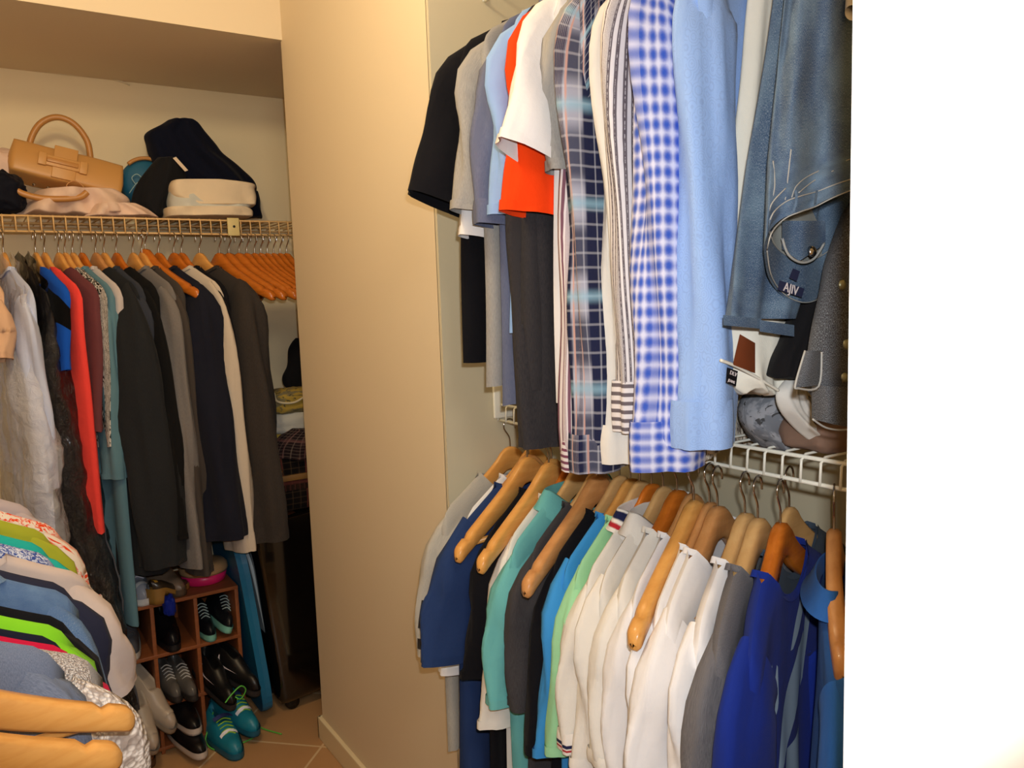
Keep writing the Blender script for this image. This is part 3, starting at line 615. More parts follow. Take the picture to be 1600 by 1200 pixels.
# ---------------------------------------------------------------- near left row
KNITW = fab('white_open_knit', (226, 216, 206), 'knit', (170, 156, 146)); HEATHB = fab('blue_grey_wool', (118, 128, 148), 'heather', (92, 102, 124), wr=1.2)
FURM = fab('grey_fur', (196, 200, 206), 'floral', (150, 152, 160), f=40)
NEAR = [ # Y, dx, yaw, label...
 (.99, .005, 2, 'honey', None, 'bare honey wooden hanger in front, upper of the two at lower left'),
 (.91, -.02, 2, 'honey', None, 'bare honey wooden hanger nearest the camera at lower left'),
 (1.06, -.045, 0, 'honey', dict(n='sweater', l='blue-grey wool sweater at lower left behind the bare hangers', mat=HEATHB, sl=.45, sa=4, L=.6, T=.03), 'blue-grey wool sweater'),
 (1.12, .0, 0, 'honey', dict(n='sweater', l='white open-knit sweater right of the blue-grey wool sweater', mat=KNITW, sl=.45, sa=8, L=.6, T=.03, st=.045), 'white open-knit sweater'),
 (1.17, -.02, 0, 'honey', dict(n='top', l='crimson top edge above the white open-knit sweater', mat=fab('crimson', (190, 24, 60)), sl=.1, sa=3, L=.5), 'crimson top'),
 (1.215, -.03, 0, 'pale', dict(n='top', l='navy top with bright lime trim, lower left', mat=fab('navy_low', (24, 28, 44)), cmat=None, sl=.1, sa=2, L=.5), 'navy top with lime trim'),
 (1.255, -.02, 0, 'honey', dict(n='top', l='bright lime green top in front of the denim jacket', mat=fab('lime_bright', (130, 206, 40)), sl=.1, sa=2, L=.5), 'bright lime top'),
 (1.29, -.015, 0, 'honey', dict(n='top', l='black top directly in front of the denim jacket', mat=BLACKTEE, sl=.2, sa=4, L=.5), 'black top before the denim jacket'),
 (1.41, .0, 0, 'honey', dict(n='denim_jacket', l='blue denim jacket in the near left row', mat=DENIM2, sl=.5, sa=6, L=.5, neck='collar'), 'blue denim jacket'),
 (1.455, .0, 0, 'honey', dict(n='top', l='dark navy top with pale edge behind the denim jacket', mat=fab('ink', (42, 44, 62)), sl=.18, sa=6, L=.34), 'dark navy top'),
 (1.50, .03, 0, 'honey', dict(n='blouse', l='pinkish beige blouse with draped sleeve in the near left row', mat=fab('pink_beige', (196, 180, 172)), sl=.13, sa=10, L=.28, st=.04), 'pinkish beige blouse'),
 (1.885, .016, 0, 'honey', dict(n='blouse', l='orange and white floral blouse behind the olive lime top', mat=fab('orange_floral', (232, 220, 206), 'floral', (226, 70, 24)), sl=.10, sa=12, L=.4), 'orange floral blouse'),
 (1.66, -.01, 0, 'honey', dict(n='blouse', l='blue and white printed blouse in front of the turquoise top', mat=fab('blue_floral', (60, 84, 160), 'floral', (210, 216, 230), f=50), sl=.15, sa=4, L=.4), 'blue printed blouse'),
 (1.74, -.015, 0, 'honey', dict(n='top', l='turquoise top in front of the olive lime one', mat=fab('turquoise', (40, 176, 166)), sl=.15, sa=4, L=.4), 'turquoise top'),
 (1.85, -.005, 0, 'honey', dict(n='top', l='olive lime top in the near left row', mat=fab('olive_lime', (164, 172, 52)), sl=.2, sa=3, L=.4), 'olive lime top'),
 (2.12, -.02, 0, 'honey', dict(n='blouse', l='pale lilac grey blouse at the far end of the near left row', mat=fab('lilac_grey', (190, 180, 186)), sl=.2, sa=5, L=.4), 'pale lilac grey blouse'),
]
for i, (y, dx, yaw, tone, g, sn) in enumerate(NEAR):
    rz = radians(180+yaw); loc = (LXR+dx, y, LZ+(.045 if sn == 'blue-grey wool sweater' else 0))
    hanger(loc, rz, tone, hlabel(tone, 'flat', sn, 'on the low left rod') if g else sn, 'wooden hangers on the low left rod', 'broad' if not g else 'flat', bar=not g, hw=.180 if g else .225)
    if g:
        g = dict(g); n = g.pop('n'); l = g.pop('l'); mt = g.pop('mat')
        garment(n, l, n.replace('_', ' '), 'clothes on the low left rod', loc, rz, mt, seed=i+150, **g)

def rowsurf(rows, n):
    """smooth interpolation of (y, xl, xr) picture rows"""
    P = catmull([(r[0], r[1], r[2]) for r in rows], n); return P
def bundle(name, label, cat, group, rows, Y, T, mat, fold=.012, lobes=1, seed=0, nu=48, closed_ends=(True, True), uvs=1.0, parent=None, YB_=None, rag=0.0, sq=1.0):
    rnd = random.Random(seed); a, b, c = [rnd.uniform(0, 6.3) for _ in range(3)]
    P = rowsurf(rows, 6); n = len(P)-1; zs = [aty(p[1], p[0], Y) for p in P]; ze = [aty(p[2], p[0], Y) for p in P]
    org = (zs[0]+ze[0])/2
    def f(u, v):
        k = min(int(v*n), n-1); fr = v*n-k; l = zs[k].lerp(zs[k+1], fr); r = ze[k].lerp(ze[k+1], fr)
        th = 2*pi*u; s = -math.copysign(abs(cos(th))**sq, cos(th)); x = lerp(l.x, r.x, (s+1)/2); z = lerp(l.z, r.z, (s+1)/2)
        h = 1.0
        if closed_ends[0]: h *= sqrt(min(1, max(.02, v/.08)))
        if closed_ends[1]: h *= sqrt(min(1, max(.02, (1-v)/.06)))
        if lobes > 1: h *= .55+.45*abs(sin((s+1)/2*pi*lobes))
        y = Y+(lerp(0, (YB_ or Y)-Y, v)) - T*math.copysign(abs(sin(th))**sq, sin(th))*h
        w_ = abs(r.x-l.x)+.02
        fd = fold*(sin(s*5+a+2*v)+.6*sin(s*11+b-3*v)+.7*noise.noise(Vector((x*12+a, z*9, seed))))*min(1, .25+v)
        y += fd; z += rag*noise.noise(Vector((x*20, seed, s*3)))*v
        return Vector((x, y, z))-org
    H_ = sum((zs[i+1]-zs[i]).length for i in range(n)); Wd = (ze[n//2]-zs[n//2]).length
    m = MB(); m.grid(nu, max(20, n*2), f, closed=True, uvf=lambda u, v: (u*Wd*2.2*uvs, v*H_*uvs))
    vs = m.v; N = nu; last = len(vs)-N
    if closed_ends[0]: m.f.append(tuple(range(N-1, -1, -1))); m.m.append(0)
    if closed_ends[1]: m.f.append(tuple(range(last, last+N))); m.m.append(0)
    if parent:
        for i in range(len(vs)): vs[i] = vs[i]+org-parent.location
        o = m.build(name, mat, parent); return o, f, org
    o = m.build(name, mat); o.location = org; tag(o, label, cat, group); return o, f, org
def heap(name, label, cat, px, py, Y, D, mat, group=None, amp=.18, seed=0, e=.7, rot=0, flat=True):
    """soft lump filling the picture box px x py at distance Y, D deep"""
    l = aty(px[0], (py[0]+py[1])/2, Y); r = aty(px[1], (py[0]+py[1])/2, Y); t_ = aty(sum(px)/2, py[0], Y); b = aty(sum(px)/2, py[1], Y)
    c = Vector(((l.x+r.x)/2, Y, (t_.z+b.z)/2)); rx, rz_ = (r.x-l.x)/2, (t_.z-b.z)/2
    def sp(a_, p): return math.copysign(abs(a_)**p, a_)
    def f(u, v):
        th = 2*pi*u; ph = pi*v-pi/2
        x = sp(cos(th), e)*sp(cos(ph), e); y = sp(sin(th), e)*sp(cos(ph), e); z = sp(sin(ph), e)
        p = Vector((x, y, z)); d = noise.noise(p*1.7+Vector((seed, 0, 0)))+.5*noise.noise(p*4+Vector((0, seed, 0)))+.25*noise.noise(Vector((p.x*9, p.y*9, p.z*14+seed)))
        p *= 1+amp*d
        if flat and p.z < -.92: p.z = -.92
        q = Vector((p.x*rx, p.y*D/2, p.z*rz_))
        if rot: q = Matrix.Rotation(rot, 3, 'Y') @ q
        return q
    m = MB(); m.grid(48, 32, f, closed=True, uvf=lambda u, v: (u*.6, v*.3)); o = m.build(name, mat); o.location = c; tag(o, label, cat, group); return o
def part_at(name, mat, parent, m):          # world-space MB -> child part
    inv = parent.location
    m.v = [v-inv for v in m.v]; return m.build(name, mat, parent)
def edge_tube(pts, Y, r, n=5):
    m = MB(); m.tube(catmull([aty(x, y, Y) for x, y in pts], n), r, 8); return m
# ---------------------------------------------------------------- trousers and jeans at the upper right
SEAM = simple('pale_seam', (150, 150, 146), .8); LEATHER = simple('brown_leather_patch', (112, 56, 30), .45, bump=.2)
WCOT = fab('white_cotton_twill', (226, 222, 208)); BLKC = fab('black_cotton_twill', (22, 21, 23))
bundle('black_trousers', 'black trousers between the light blue shirt and the white trousers', 'trousers', None, [(-120, 1185, 1240), (60, 1140, 1195), (250, 1136, 1172), (420, 1130, 1158)], .80, .012, BLKC, .006, seed=3)
bundle('white_trousers', 'long white trousers hanging left of the folded blue jeans', 'trousers', None, [(-120, 1186, 1250), (0, 1170, 1240), (150, 1155, 1225), (300, 1140, 1205), (430, 1131, 1190), (520, 1122, 1170)], .76, .014, WCOT, .004, seed=4)
sh_, f_, o_ = bundle('white_shorts', 'white shorts with brown leather patch hanging below the blue jeans', 'shorts', None, [(470, 1118, 1240), (520, 1122, 1246), (560, 1124, 1232), (590, 1128, 1222), (612, 1150, 1216)], .74, .028, WCOT, .006, seed=6, rag=.01)
m = MB(); m.grid(6, 8, lambda u, v: aty(lerp(lerp(1156, 1180, u), lerp(1145, 1180, u), v), lerp(lerp(522, 536, u), lerp(570, 583, u), v), .706-.002*sin(pi*u)) ); part_at('leather_patch', LEATHER, sh_, m)
m = edge_tube([(1126, 563), (1150, 572), (1180, 588), (1205, 603), (1216, 610)], .708, .0022); part_at('hem_edge', WCOT, sh_, m)
# folded blue jeans
J, f_, o_ = bundle('blue_jeans', 'faded blue jeans folded over a hanger, waistband hanging open', 'jeans', 'folded jeans on the upper rod', [(-130, 1225, 1330), (50, 1203, 1310), (250, 1166, 1290), (400, 1142, 1270), (498, 1131, 1243)], .69, .022, DENIM, .006, lobes=2, seed=8, closed_ends=(True, False))
m = MB(); m.grid(24, 3, lambda u, v: aty(lerp(1130, 1190, u), 492+16*v-10*sin(pi*u)*0+6*u, .667-.004*sin(pi*u)), uvf=lambda u, v: (u*.1, v*.02)); part_at('leg_hem', DENIM, J, m)
m = MB(); m.grid(24, 3, lambda u, v: aty(lerp(1187, 1241, u), 500+18*v+8*u, .662-.004*sin(pi*u)), uvf=lambda u, v: (u*.1, v*.02)); part_at('leg_hem', DENIM, J, m)
YJ = .625
FRONT = [(1193, 392), (1200, 365), (1220, 343), (1245, 332), (1268, 324), (1300, 308), (1345, 292), (1400, 285)]
BACK = [(1193, 392), (1200, 432), (1222, 462), (1255, 474), (1285, 460), (1318, 420), (1350, 370), (1400, 300)]
TOPL = [(1238, -120), (1248, -120), (1262, -120), (1280, -120), (1300, -120), (1320, -120), (1350, -120), (1400, -120)]
MIDL = [(1199, 255), (1212, 250), (1232, 246), (1255, 243), (1280, 240), (1308, 238), (1345, 235), (1400, 232)]
fr = catmull([(a_[0], a_[1], 0) for a_ in FRONT], 5); bk = catmull([(a_[0], a_[1], 0) for a_ in BACK], 5); tp = catmull([(a_[0], a_[1], 0) for a_ in TOPL], 5); md = catmull([(a_[0], a_[1], 0) for a_ in MIDL], 5)
def jsurf(low, ysg):
    n = len(low)-1
    def f(u, v):
        k = min(int(u*n), n-1); g = u*n-k; t_, m_, l_ = tp[k].lerp(tp[k+1], g), md[k].lerp(md[k+1], g), low[k].lerp(low[k+1], g)
        q = t_.lerp(m_, v/.6) if v < .6 else m_.lerp(l_, (v-.6)/.4)
        bulge = sqrt(max(0, 1-(1-u*1.6)**2)) if u*1.6 < 1 else 1
        y = YJ + ysg*(.010+.030*v)*bulge + .006*sin(7*u+5*v)+.004*sin(19*u-3*v)+.004*noise.noise(Vector((u*6, v*9, ysg)))
        return aty(q[0], q[1], y)
    return f
fF, fB = jsurf(fr, -1), jsurf(bk, 1)
m = MB(); m.grid(50, 40, fF, uvf=lambda u, v: (u*.3, v*.45)); part_at('front_panel', DENIM, J, m)
m = MB(); m.grid(50, 40, fB, uvf=lambda u, v: (u*.3, v*.5)); part_at('back_panel', DENIM, J, m)
LIN = fab('pocket_lining', (150, 152, 146))
def on(f, u, v, off): p = f(u, v); return p+Vector((0, off, 0))
for f, mm, off in ((fF, 'front_panel', -.004), (fB, 'back_panel', -.004)):
    m = MB(); m.grid(50, 4, lambda u, v: on(f, u, .885+.115*v, off*sin(pi*min(1, v+.25))), uvf=lambda u, v: (u*.3, v*.04)); part_at('waistband', DENIM, J, m)
    for vv in (.885, .998):
        m = MB(); m.tube([on(f, i/40, vv, off-.001) for i in range(41)], .0008, 6); part_at('seam', SEAM, J, m)
m = MB(); m.grid(20, 10, lambda u, v: on(fB, .14+.42*u, .885-(.05+.13*sin(pi*u)**.7)*(1-v), -.003)); part_at('pocket_lining', LIN, J, m)
NAVL = simple('navy_woven_label', (24, 28, 60), .8); INK = simple('pale_thread', (206, 196, 196), .8)
def flatpatch(name, mat, parent, c4, Y, n=4):
    m = MB(); m.grid(n, n, lambda u, v: aty(lerp(lerp(c4[0][0], c4[1][0], u), lerp(c4[3][0], c4[2][0], u), v), lerp(lerp(c4[0][1], c4[1][1], u), lerp(c4[3][1], c4[2][1], u), v), Y)); return part_at(name, mat, parent, m)
lb = flatpatch('brand_label', NAVL, J, [(1218, 438), (1257, 451), (1253, 465), (1215, 453)], YJ+.022)
def text_on(s, px, py, Y, size, rotdeg, mat, parent, host):
    vs, fs = text_mesh(s, size); c = aty(px, py, Y); a_ = radians(rotdeg)
    # the lettering lies in the plane across the line of sight of the closet's run (x to the right, z up)
    vs = [Vector((c.x+v.x*cos(a_)-v.y*sin(a_), c.y-v.z, c.z+v.x*sin(a_)+v.y*cos(a_)))-parent.location for v in vs]
    o = meshobj('lettering', vs, fs, mat, host, None, False); return o
text_on('AJIV', 1236, 452, YJ+.0195, .0165, -14, INK, J, lb)
flatpatch('size_tag', NAVL, J, [(1239, 419), (1250, 424), (1245, 440), (1233, 434)], YJ+.021)
# front pocket, fly and belt loops of the jeans
for us in ([(.10, .60), (.16, .76), (.05, .86)], [(.30, .58), (.30, .72), (.30, .88)], [(.36, .88), (.40, .80), (.55, .74), (.80, .68)], [(.42, .86), (.55, .80), (.7, .76)], [(.05, .9), (.14, .84), (.29, .80)]):
    cp = catmull([on(fF, a_, b_, -.0008) for a_, b_ in us], 8); m = MB(); m.tube(cp, .0008, 6); part_at('seam', SEAM, J, m)
m = MB(); m.grid(3, 8, lambda u, v: on(fF, .31+.025*u, .83+.15*v, -.010-.003*sin(pi*v))); part_at('belt_loop', DENIM, J, m)
m = MB(); m.grid(3, 6, lambda u, v: on(fF, .52+.025*u, .87+.1*v, -.010)); part_at('belt_loop', DENIM, J, m)
m = MB(); m.lathe([(0, .004), (.006, .003), (.0075, 0), (0, 0)], 16, Matrix.Translation(aty(1268, 393, YJ-.0)) @ Matrix.Rotation(radians(80), 4, 'X')); part_at('button', CHROME, J, m)
# fly folded into the open waist
m = MB(); m.grid(16, 10, lambda u, v: aty(lerp(1222, 1290, u), lerp(345, 408-abs(u-.4)*46, v), YJ-.005+.018*v+.005*sin(9*u)), uvf=lambda u, v: (u*.08, v*.06)); part_at('fly', DENIM, J, m)
m = edge_tube([(1222, 372), (1232, 398), (1252, 410), (1272, 404), (1288, 380)], YJ+.008, .0016); part_at('seam', SEAM, J, m)
hanger((RXR, .66, UZ), radians(10), 'brown', 'light brown wooden hanger holding the faded blue jeans', 'wooden hangers on the upper right rail', 'broad', True)
bundle('black_trousers', 'black trousers folded between the white shorts and dark grey jeans', 'trousers', None, [(380, 1270, 1350), (450, 1255, 1345), (520, 1232, 1300), (560, 1216, 1280), (592, 1213, 1250)], .69, .03, BLKC, .004, seed=12)
BJ, f_, o_ = bundle('dark_grey_jeans', 'dark grey denim jeans with studs at the right edge above the shelf', 'jeans', 'folded jeans on the upper rod', [(300, 1340, 1420), (400, 1300, 1420), (460, 1284, 1420), (540, 1262, 1410), (590, 1254, 1400), (618, 1262, 1390)], .60, .03, BDENIM, .006, seed=14)
m = MB(); m.grid(18, 12, lambda u, v: aty(lerp(lerp(1258, 1284, u), lerp(1243, 1280, u), v), lerp(548, 606-4*u, v), .566-.006*sin(pi*u)), uvf=lambda u, v: (u*.06, v*.08)); part_at('back_pocket', BDENIM, BJ, m)
m = edge_tube([(1258, 548), (1243, 600), (1248, 607), (1279, 604), (1284, 550)], .560, .0012); part_at('seam', SEAM, BJ, m)
for sx_, sy_ in ((1315, 445), (1319, 590), (1322, 538)):
    m = MB(); m.lathe([(0, .004), (.004, .0035), (.0065, .001), (.0065, 0), (0, 0)], 16, Matrix.Translation(aty(sx_, sy_, .566)) @ Matrix.Rotation(radians(90), 4, 'X')); part_at('stud', simple('pewter', (150, 152, 130), .35, 1), BJ, m)
m = MB(); m.grid(30, 12, lambda u, v: aty(1268+62*(u if u < .5 else 1-u)*2*1.25, lerp(602+8*u, 668-14*(1-sin(pi*u)), v), .585-(.03 if u < .5 else -.03)*sin(pi*((u*2) % 1))), closed=True, uvf=lambda u, v: (u*.2, v*.07)); part_at('waistband', BDENIM, BJ, m)
m = MB(); m.tube(catmull([aty(x, y, .552) for x, y in ((1270, 655), (1290, 668), (1315, 672), (1340, 668))], 5), .0012, 6); part_at('seam', SEAM, BJ, m)
# things lying on the lower white shelf
ZS = 1.185
def on_shelf_rows(px0, px1, x): pass
cam1, f_, o_ = bundle('patterned_cloth', 'crumpled grey cloth with faded floral pattern lying on the white shelf', 'cloth', None, [(612, 1185, 1235), (635, 1168, 1262), (660, 1163, 1280), (680, 1172, 1290), (696, 1190, 1285)], .80, .05, fab('grey_camo', (112, 116, 124), 'camo', (146, 148, 154), c3=(66, 66, 68)), .012, seed=21, rag=.012)
bundle('white_cloth', 'white jersey cloth draped across the grey patterned cloth on the shelf', 'cloth', None, [(592, 1232, 1250), (615, 1218, 1256), (640, 1224, 1268), (665, 1244, 1292), (690, 1270, 1318), (706, 1296, 1330)], .705, .012, fab('offwhite_jersey', (206, 204, 198)), .005, seed=22)
heap('folded_cloth', 'pale blue folded cloth on the white shelf under the white shorts', 'cloth', (1128, 1182), (600, 642), .93, .12, LBLUE, seed=23, amp=.06, e=.4)
heap('folded_cloth', 'beige folded cloth lying flat on the white shelf', 'cloth', (1120, 1190), (640, 672), .95, .16, fab('beige_cloth', (176, 162, 142)), seed=24, amp=.06, e=.4)
heap('folded_cloth', 'brown cloth under the dark grey jeans on the white shelf', 'cloth', (1250, 1345), (640, 700), .72, .1, fab('brown_cloth', (122, 98, 84)), seed=25, amp=.08, e=.5)
TG = thing('price_tag', 'black swing tag with white lettering beside the white shorts', 'tag', aty(1147, 588, .72)); 
m = MB(); m.grid(2, 2, lambda u, v: aty(lerp(lerp(1136, 1153, u), lerp(1134, 1150, u), v), lerp(lerp(574, 580, u), lerp(598, 604, u), v), .705)); part_at('card', simple('black_card', (12, 12, 18), .5), TG, m)
text_on('DLV', 1146, 584, .7035, .0075, -20, INK, TG, TG); text_on('JEANS', 1143, 596, .7035, .005, -20, INK, TG, TG)
TG = thing('price_tag', 'grey paper tag hanging beside the light blue cuff', 'tag', aty(1140, 620, .76)); m = MB(); m.box(-.008, .008, -.0004, .0004, -.026, .022); m.build('card', simple('grey_card', (178, 178, 174), .6), TG)
m = MB(); m.tube([(0, 0, .022), (.003, 0, .05)], .0005, 5); m.build('string', BLACKP, TG); TG.rotation_euler = (0, radians(-14), 0)
m = MB(); m.grid(16, 8, lambda u, v: aty(1331+11*cos(2*pi*u)*(1-.1*v), 20-30*v+12*sin(2*pi*u), .60+.02*v), closed=True); o = m.build('rolled_sleeve', WHITE); tag(o, 'tip of a white sleeve at the top right by the door jamb', 'sleeve')
# nearest garments of the lower row at the right
y = place_right(1303, RZ-.065); rz = radians(33)
hanger((RXR, y, RZ), rz, 'brown', 'light brown wooden hanger seen edge on above the blue polo, nearest the door jamb', 'wooden hangers on the lower right rail', 'broad', hw=.180)
garment('polo_shirt', 'mid blue polo shirt with open collar next to the door jamb', 'polo shirt', 'shirts on the lower right rail', (RXR, y, RZ-.03), rz, BLUEP, sl=.24, sa=4, neck='collar', L=.7, seed=33, fold=.010, tb=.0185)
y2 = y-.05
garment('tshirt', 'grey t-shirt squeezed against the white door jamb, lower row', 't-shirt', 'shirts on the lower right rail', (RXR+.03, y2, RZ-.03), rz+.1, GREYH, sl=.2, sa=0, L=.6, seed=34, W=.18)
hanger((RXR+.03, y2, RZ), rz+.1, 'brown', 'light brown wooden hanger holding the grey t-shirt by the jamb', 'wooden hangers on the lower right rail', 'flat', hw=.180)
# print on the royal blue t-shirt
PR = simple('pale_screen_print', (172, 192, 206), .6)
bf = BODYF[ROYAL_T.name]
def bpatch(poly, steps=8):
    """poly: rows (v, s_left, s_right) on the front panel"""
    P = catmull([(a_, b_, c_) for a_, b_, c_ in poly], 4); n = len(P)-1
    def f(u, v):
        k = min(int(v*n), n-1); q = P[k].lerp(P[k+1], v*n-k); s = lerp(q[1], q[2], u); p = bf((s+1)/4, q[0])
        return p+Vector((0, -.0022, 0))
    m = MB(); m.grid(steps, n*2, f); return m
m = MB()
for poly in ([(.10, .20, .21), (.20, .02, .24), (.30, -.08, -.03)], [(.24, .30, .34), (.34, .28, .42), (.48, .28, .34)], [(.32, .10, .26), (.45, -.22, .24), (.58, -.34, -.26)], [(.55, -.1, .22), (.68, -.30, .2), (.85, -.28, .18)],
             [(.34, -.56, -.50), (.42, -.58, -.44), (.50, -.64, -.50), (.64, -.54, -.48), (.8, -.5, -.47)], [(.36, -.40, -.38), (.44, -.42, -.34), (.48, -.40, -.39)]):
    q = bpatch(poly); m.add(q.v, q.f, q.uv)
m.build('chest_print', PR, ROYAL_T)
# dark emblem on the grey t-shirt sleeve
for ch in GREY_T.children:
    if ch.name.startswith('sleeve'):
        vs = [v.co for v in ch.data.vertices]; NUs = 28
        m = MB(); cells = [(r, c_) for r in range(8, 13) for c_ in range(NUs) if (r*7+c_*3) % 5 != 0]
        m2 = MB()
        for r, c_ in cells:
            if not (20 <= c_ <= 26): continue
            q = [vs[r*NUs+c_], vs[r*NUs+(c_+1) % NUs], vs[(r+1)*NUs+(c_+1) % NUs], vs[(r+1)*NUs+c_]]
            m2.add([a_+Vector((-.001, -.0018, 0)) for a_ in q], [(0, 1, 2, 3)])
        if vs[0].x < 0: m2.build('sleeve_print', simple('dark_print', (30, 24, 22), .7), ch)
# lime trim on the navy top is its own band
# ---------------------------------------------------------------- on the far shelf
ZT = FZ+.049; TAN = simple('tan_leather', (196, 146, 82), .42, bump=.08, bs=300); TAN2 = simple('tan_leather_handle', (184, 130, 68), .38)
HB = thing('handbag', 'tan leather handbag with two round handles on the far shelf', 'handbag', aty(105, 268, 2.93)); L0 = aty(12, 240, 2.93); R0 = aty(194, 283, 2.93)
ang = atan2(R0.z-L0.z, R0.x-L0.x); wd = (R0-L0).length
Mh = Matrix.Rotation(-ang, 4, 'Y') @ Matrix.Rotation(radians(-12), 4, 'X')
def hb(u, v):
    th = 2*pi*u; x = (2*v-1)*wd/2; e_ = sqrt(max(.0, 1-abs(2*v-1)**60))
    k_ = 1-.02*abs(2*v-1)**3
    yy = .055*math.copysign(abs(cos(th))**.28, cos(th)); zz = .056*math.copysign(abs(sin(th))**.2, sin(th))
    yy *= (1-.35*(zz/.052)) if zz > 0 else 1
    return Mh @ Vector((x, yy*e_*k_, zz*e_*k_+.006*sin(3*x*10)*.2))
m = MB(); m.grid(40, 30, hb, closed=True); N = 40
m.f += [tuple(range(N-1, -1, -1)), tuple(range(len(m.v)-N, len(m.v)))]; m.m += [0, 0]; m.build('body', TAN, HB)
def hbp(x0, x1, z0, z1, y, bev=.002):
    m = MB(); m.box(x0, x1, y-.004, y+.004, z0, z1, M=Mh, bev=bev); return m
hbp(-.045, .02, -.05, .054, -.054).build('strap_panel', TAN, HB)
fl_ = hbp(-.085, .048, -.017, .017, -.058).build('flap', TAN, HB); m = hbp(-.062, .024, -.007, .007, -.063); m.build('slot', TAN2, fl_)
hbp(-.085, -.062, -.02, .02, -.060).build('loop', TAN, HB); hbp(.028, .050, -.02, .02, -.060).build('loop', TAN, HB)
for pts, Yh in (([(48, 250), (47, 222), (62, 194), (88, 183), (115, 193), (136, 220), (142, 252)], 2.95), ([(18, 286), (30, 300), (60, 309), (95, 311), (125, 308), (136, 300)], 2.80)):
    m = MB(); m.tube(catmull([aty(x, y, Yh) for x, y in pts], 6), .0095, 12); part_at('handle', TAN2, HB, m)
m = MB(); m.tube(catmull([aty(x, y, 2.86) for x, y in ((104, 290), (110, 284), (120, 284), (131, 293), (120, 296), (108, 295))], 4, True), .002, 6, closed=True); part_at('ring', TAN2, HB, m)
for x_, y_ in ((53, 288), (75, 293), (98, 295), (108, 296)):
    m = MB(); m.lathe([(0, .003), (.004, .002), (.005, 0), (0, 0)], 12, Matrix.Translation(aty(x_, y_, 2.866)) @ Matrix.Rotation(radians(90), 4, 'X')); part_at('stud', CHROME, HB, m)
PINKW = fab('pinkish_white_cotton', (226, 198, 178))
bundle('crumpled_shirt', 'crumpled cream white shirt under the tan handbag on the far shelf', 'shirt', None, [(296, 60, 175), (310, 40, 198), (322, 28, 204), (338, 20, 212)], 2.90, .10, PINKW, .03, seed=31, nu=64, rag=.01)
bundle('crumpled_shirt', 'pale cloth spilling over the shelf edge below the teal bag', 'cloth', None, [(318, 150, 210), (328, 140, 232), (339, 130, 250)], 2.83, .05, PINKW, .015, seed=32)
heap('folded_cloth', 'cream cloth at the left end of the far shelf, behind the bag', 'cloth', (-60, 38), (232, 290), 2.97, .12, PINKW, seed=41)
heap('black_purse', 'black cloth purse at the left end of the far shelf', 'purse', (-50, 40), (268, 338), 2.84, .13, fab('purse_black', (14, 16, 28), rough=.7), seed=42, amp=.2)
TB = thing('teal_bag', 'round teal bag with a brown trim behind the tan handbag', 'bag', aty(232, 290, 3.0))
m = MB(); c_ = aty(228, 288, 3.0); ra = (aty(266, 288, 3.0)-aty(187, 288, 3.0)).length/2
m.lathe([(0, -.04), (ra*.8, -.04), (ra, -.02), (ra, .02), (ra*.8, .04), (0, .04)], 40, Matrix.Translation(c_) @ Matrix.Rotation(radians(90), 4, 'X')); part_at('body', simple('teal_nylon', (16, 92, 124), .6, bump=.2), TB, m)
m = MB(); m.tube([c_+Vector((ra*1.01*cos(a_), -.038, ra*1.01*sin(a_))) for a_ in [radians(d) for d in range(20, 135, 6)]], .0065, 8); part_at('trim', TAN2, TB, m)
m = MB(); m.tube(catmull([aty(x, y, 2.94) for x, y in ((202, 302), (212, 288), (222, 280), (214, 272), (206, 278), (212, 288))], 5), .0015, 6); part_at('cord', simple('pale_cord', (150, 180, 180), .6), TB, m)
NAVB = fab('navy_fleece', (14, 18, 34)); BLK2 = fab('soft_black', (26, 27, 30))
bundle('dark_jacket', 'bundled dark navy jacket heaped highest on the far shelf', 'jacket', None, [(188, 262, 288), (196, 250, 308), (210, 226, 322), (228, 228, 338), (243, 232, 350), (262, 242, 376), (282, 262, 396), (298, 290, 400), (310, 320, 392)], 2.97, .09, NAVB, .02, seed=51, nu=64)
bundle('dark_jacket', 'dark navy cloth at the right end of the far shelf', 'cloth', None, [(298, 370, 400), (312, 360, 404), (325, 352, 406), (341, 350, 411)], 2.95, .06, NAVB, .012, seed=52)
bundle('dark_bag', 'soft charcoal bag in front of the round teal bag', 'bag', None, [(246, 246, 272), (262, 232, 286), (285, 215, 290), (308, 206, 282), (325, 208, 272), (341, 232, 262)], 2.90, .06, BLK2, .012, seed=53)
m = MB(); m.grid(2, 4, lambda u, v: aty(lerp(270, 289, v)+5*u, lerp(247, 268, v)-2*u, 2.835)); o = m.build('white_strap', simple('white_strap', (214, 196, 170), .7)); tag(o, 'short white strap lying across the dark jacket', 'strap')
FT = thing('folded_towels', 'cream white folded towel on the far shelf under the dark jacket', 'towel', aty(325, 314, 2.86)); TOW = fab('cream_towel', (226, 208, 178)); TOW2 = fab('pale_towel', (196, 198, 190))
def slab(name, mat, rows, Y, T, seed):
    m_ = bundle(name, '', '', None, rows, Y, T, mat, .006, seed=seed, parent=FT, nu=56, sq=.4); return m_[0]
slab('upper_fold', TOW, [(284, 266, 330), (290, 262, 388), (300, 262, 392), (312, 268, 394), (325, 300, 392)], 2.86, .09, 61)
slab('middle_fold', TOW2, [(300, 262, 380), (315, 260, 388), (328, 262, 385)], 2.865, .085, 62)
slab('lower_fold', TOW, [(326, 256, 380), (332, 255, 388), (341, 257, 388)], 2.855, .095, 63)
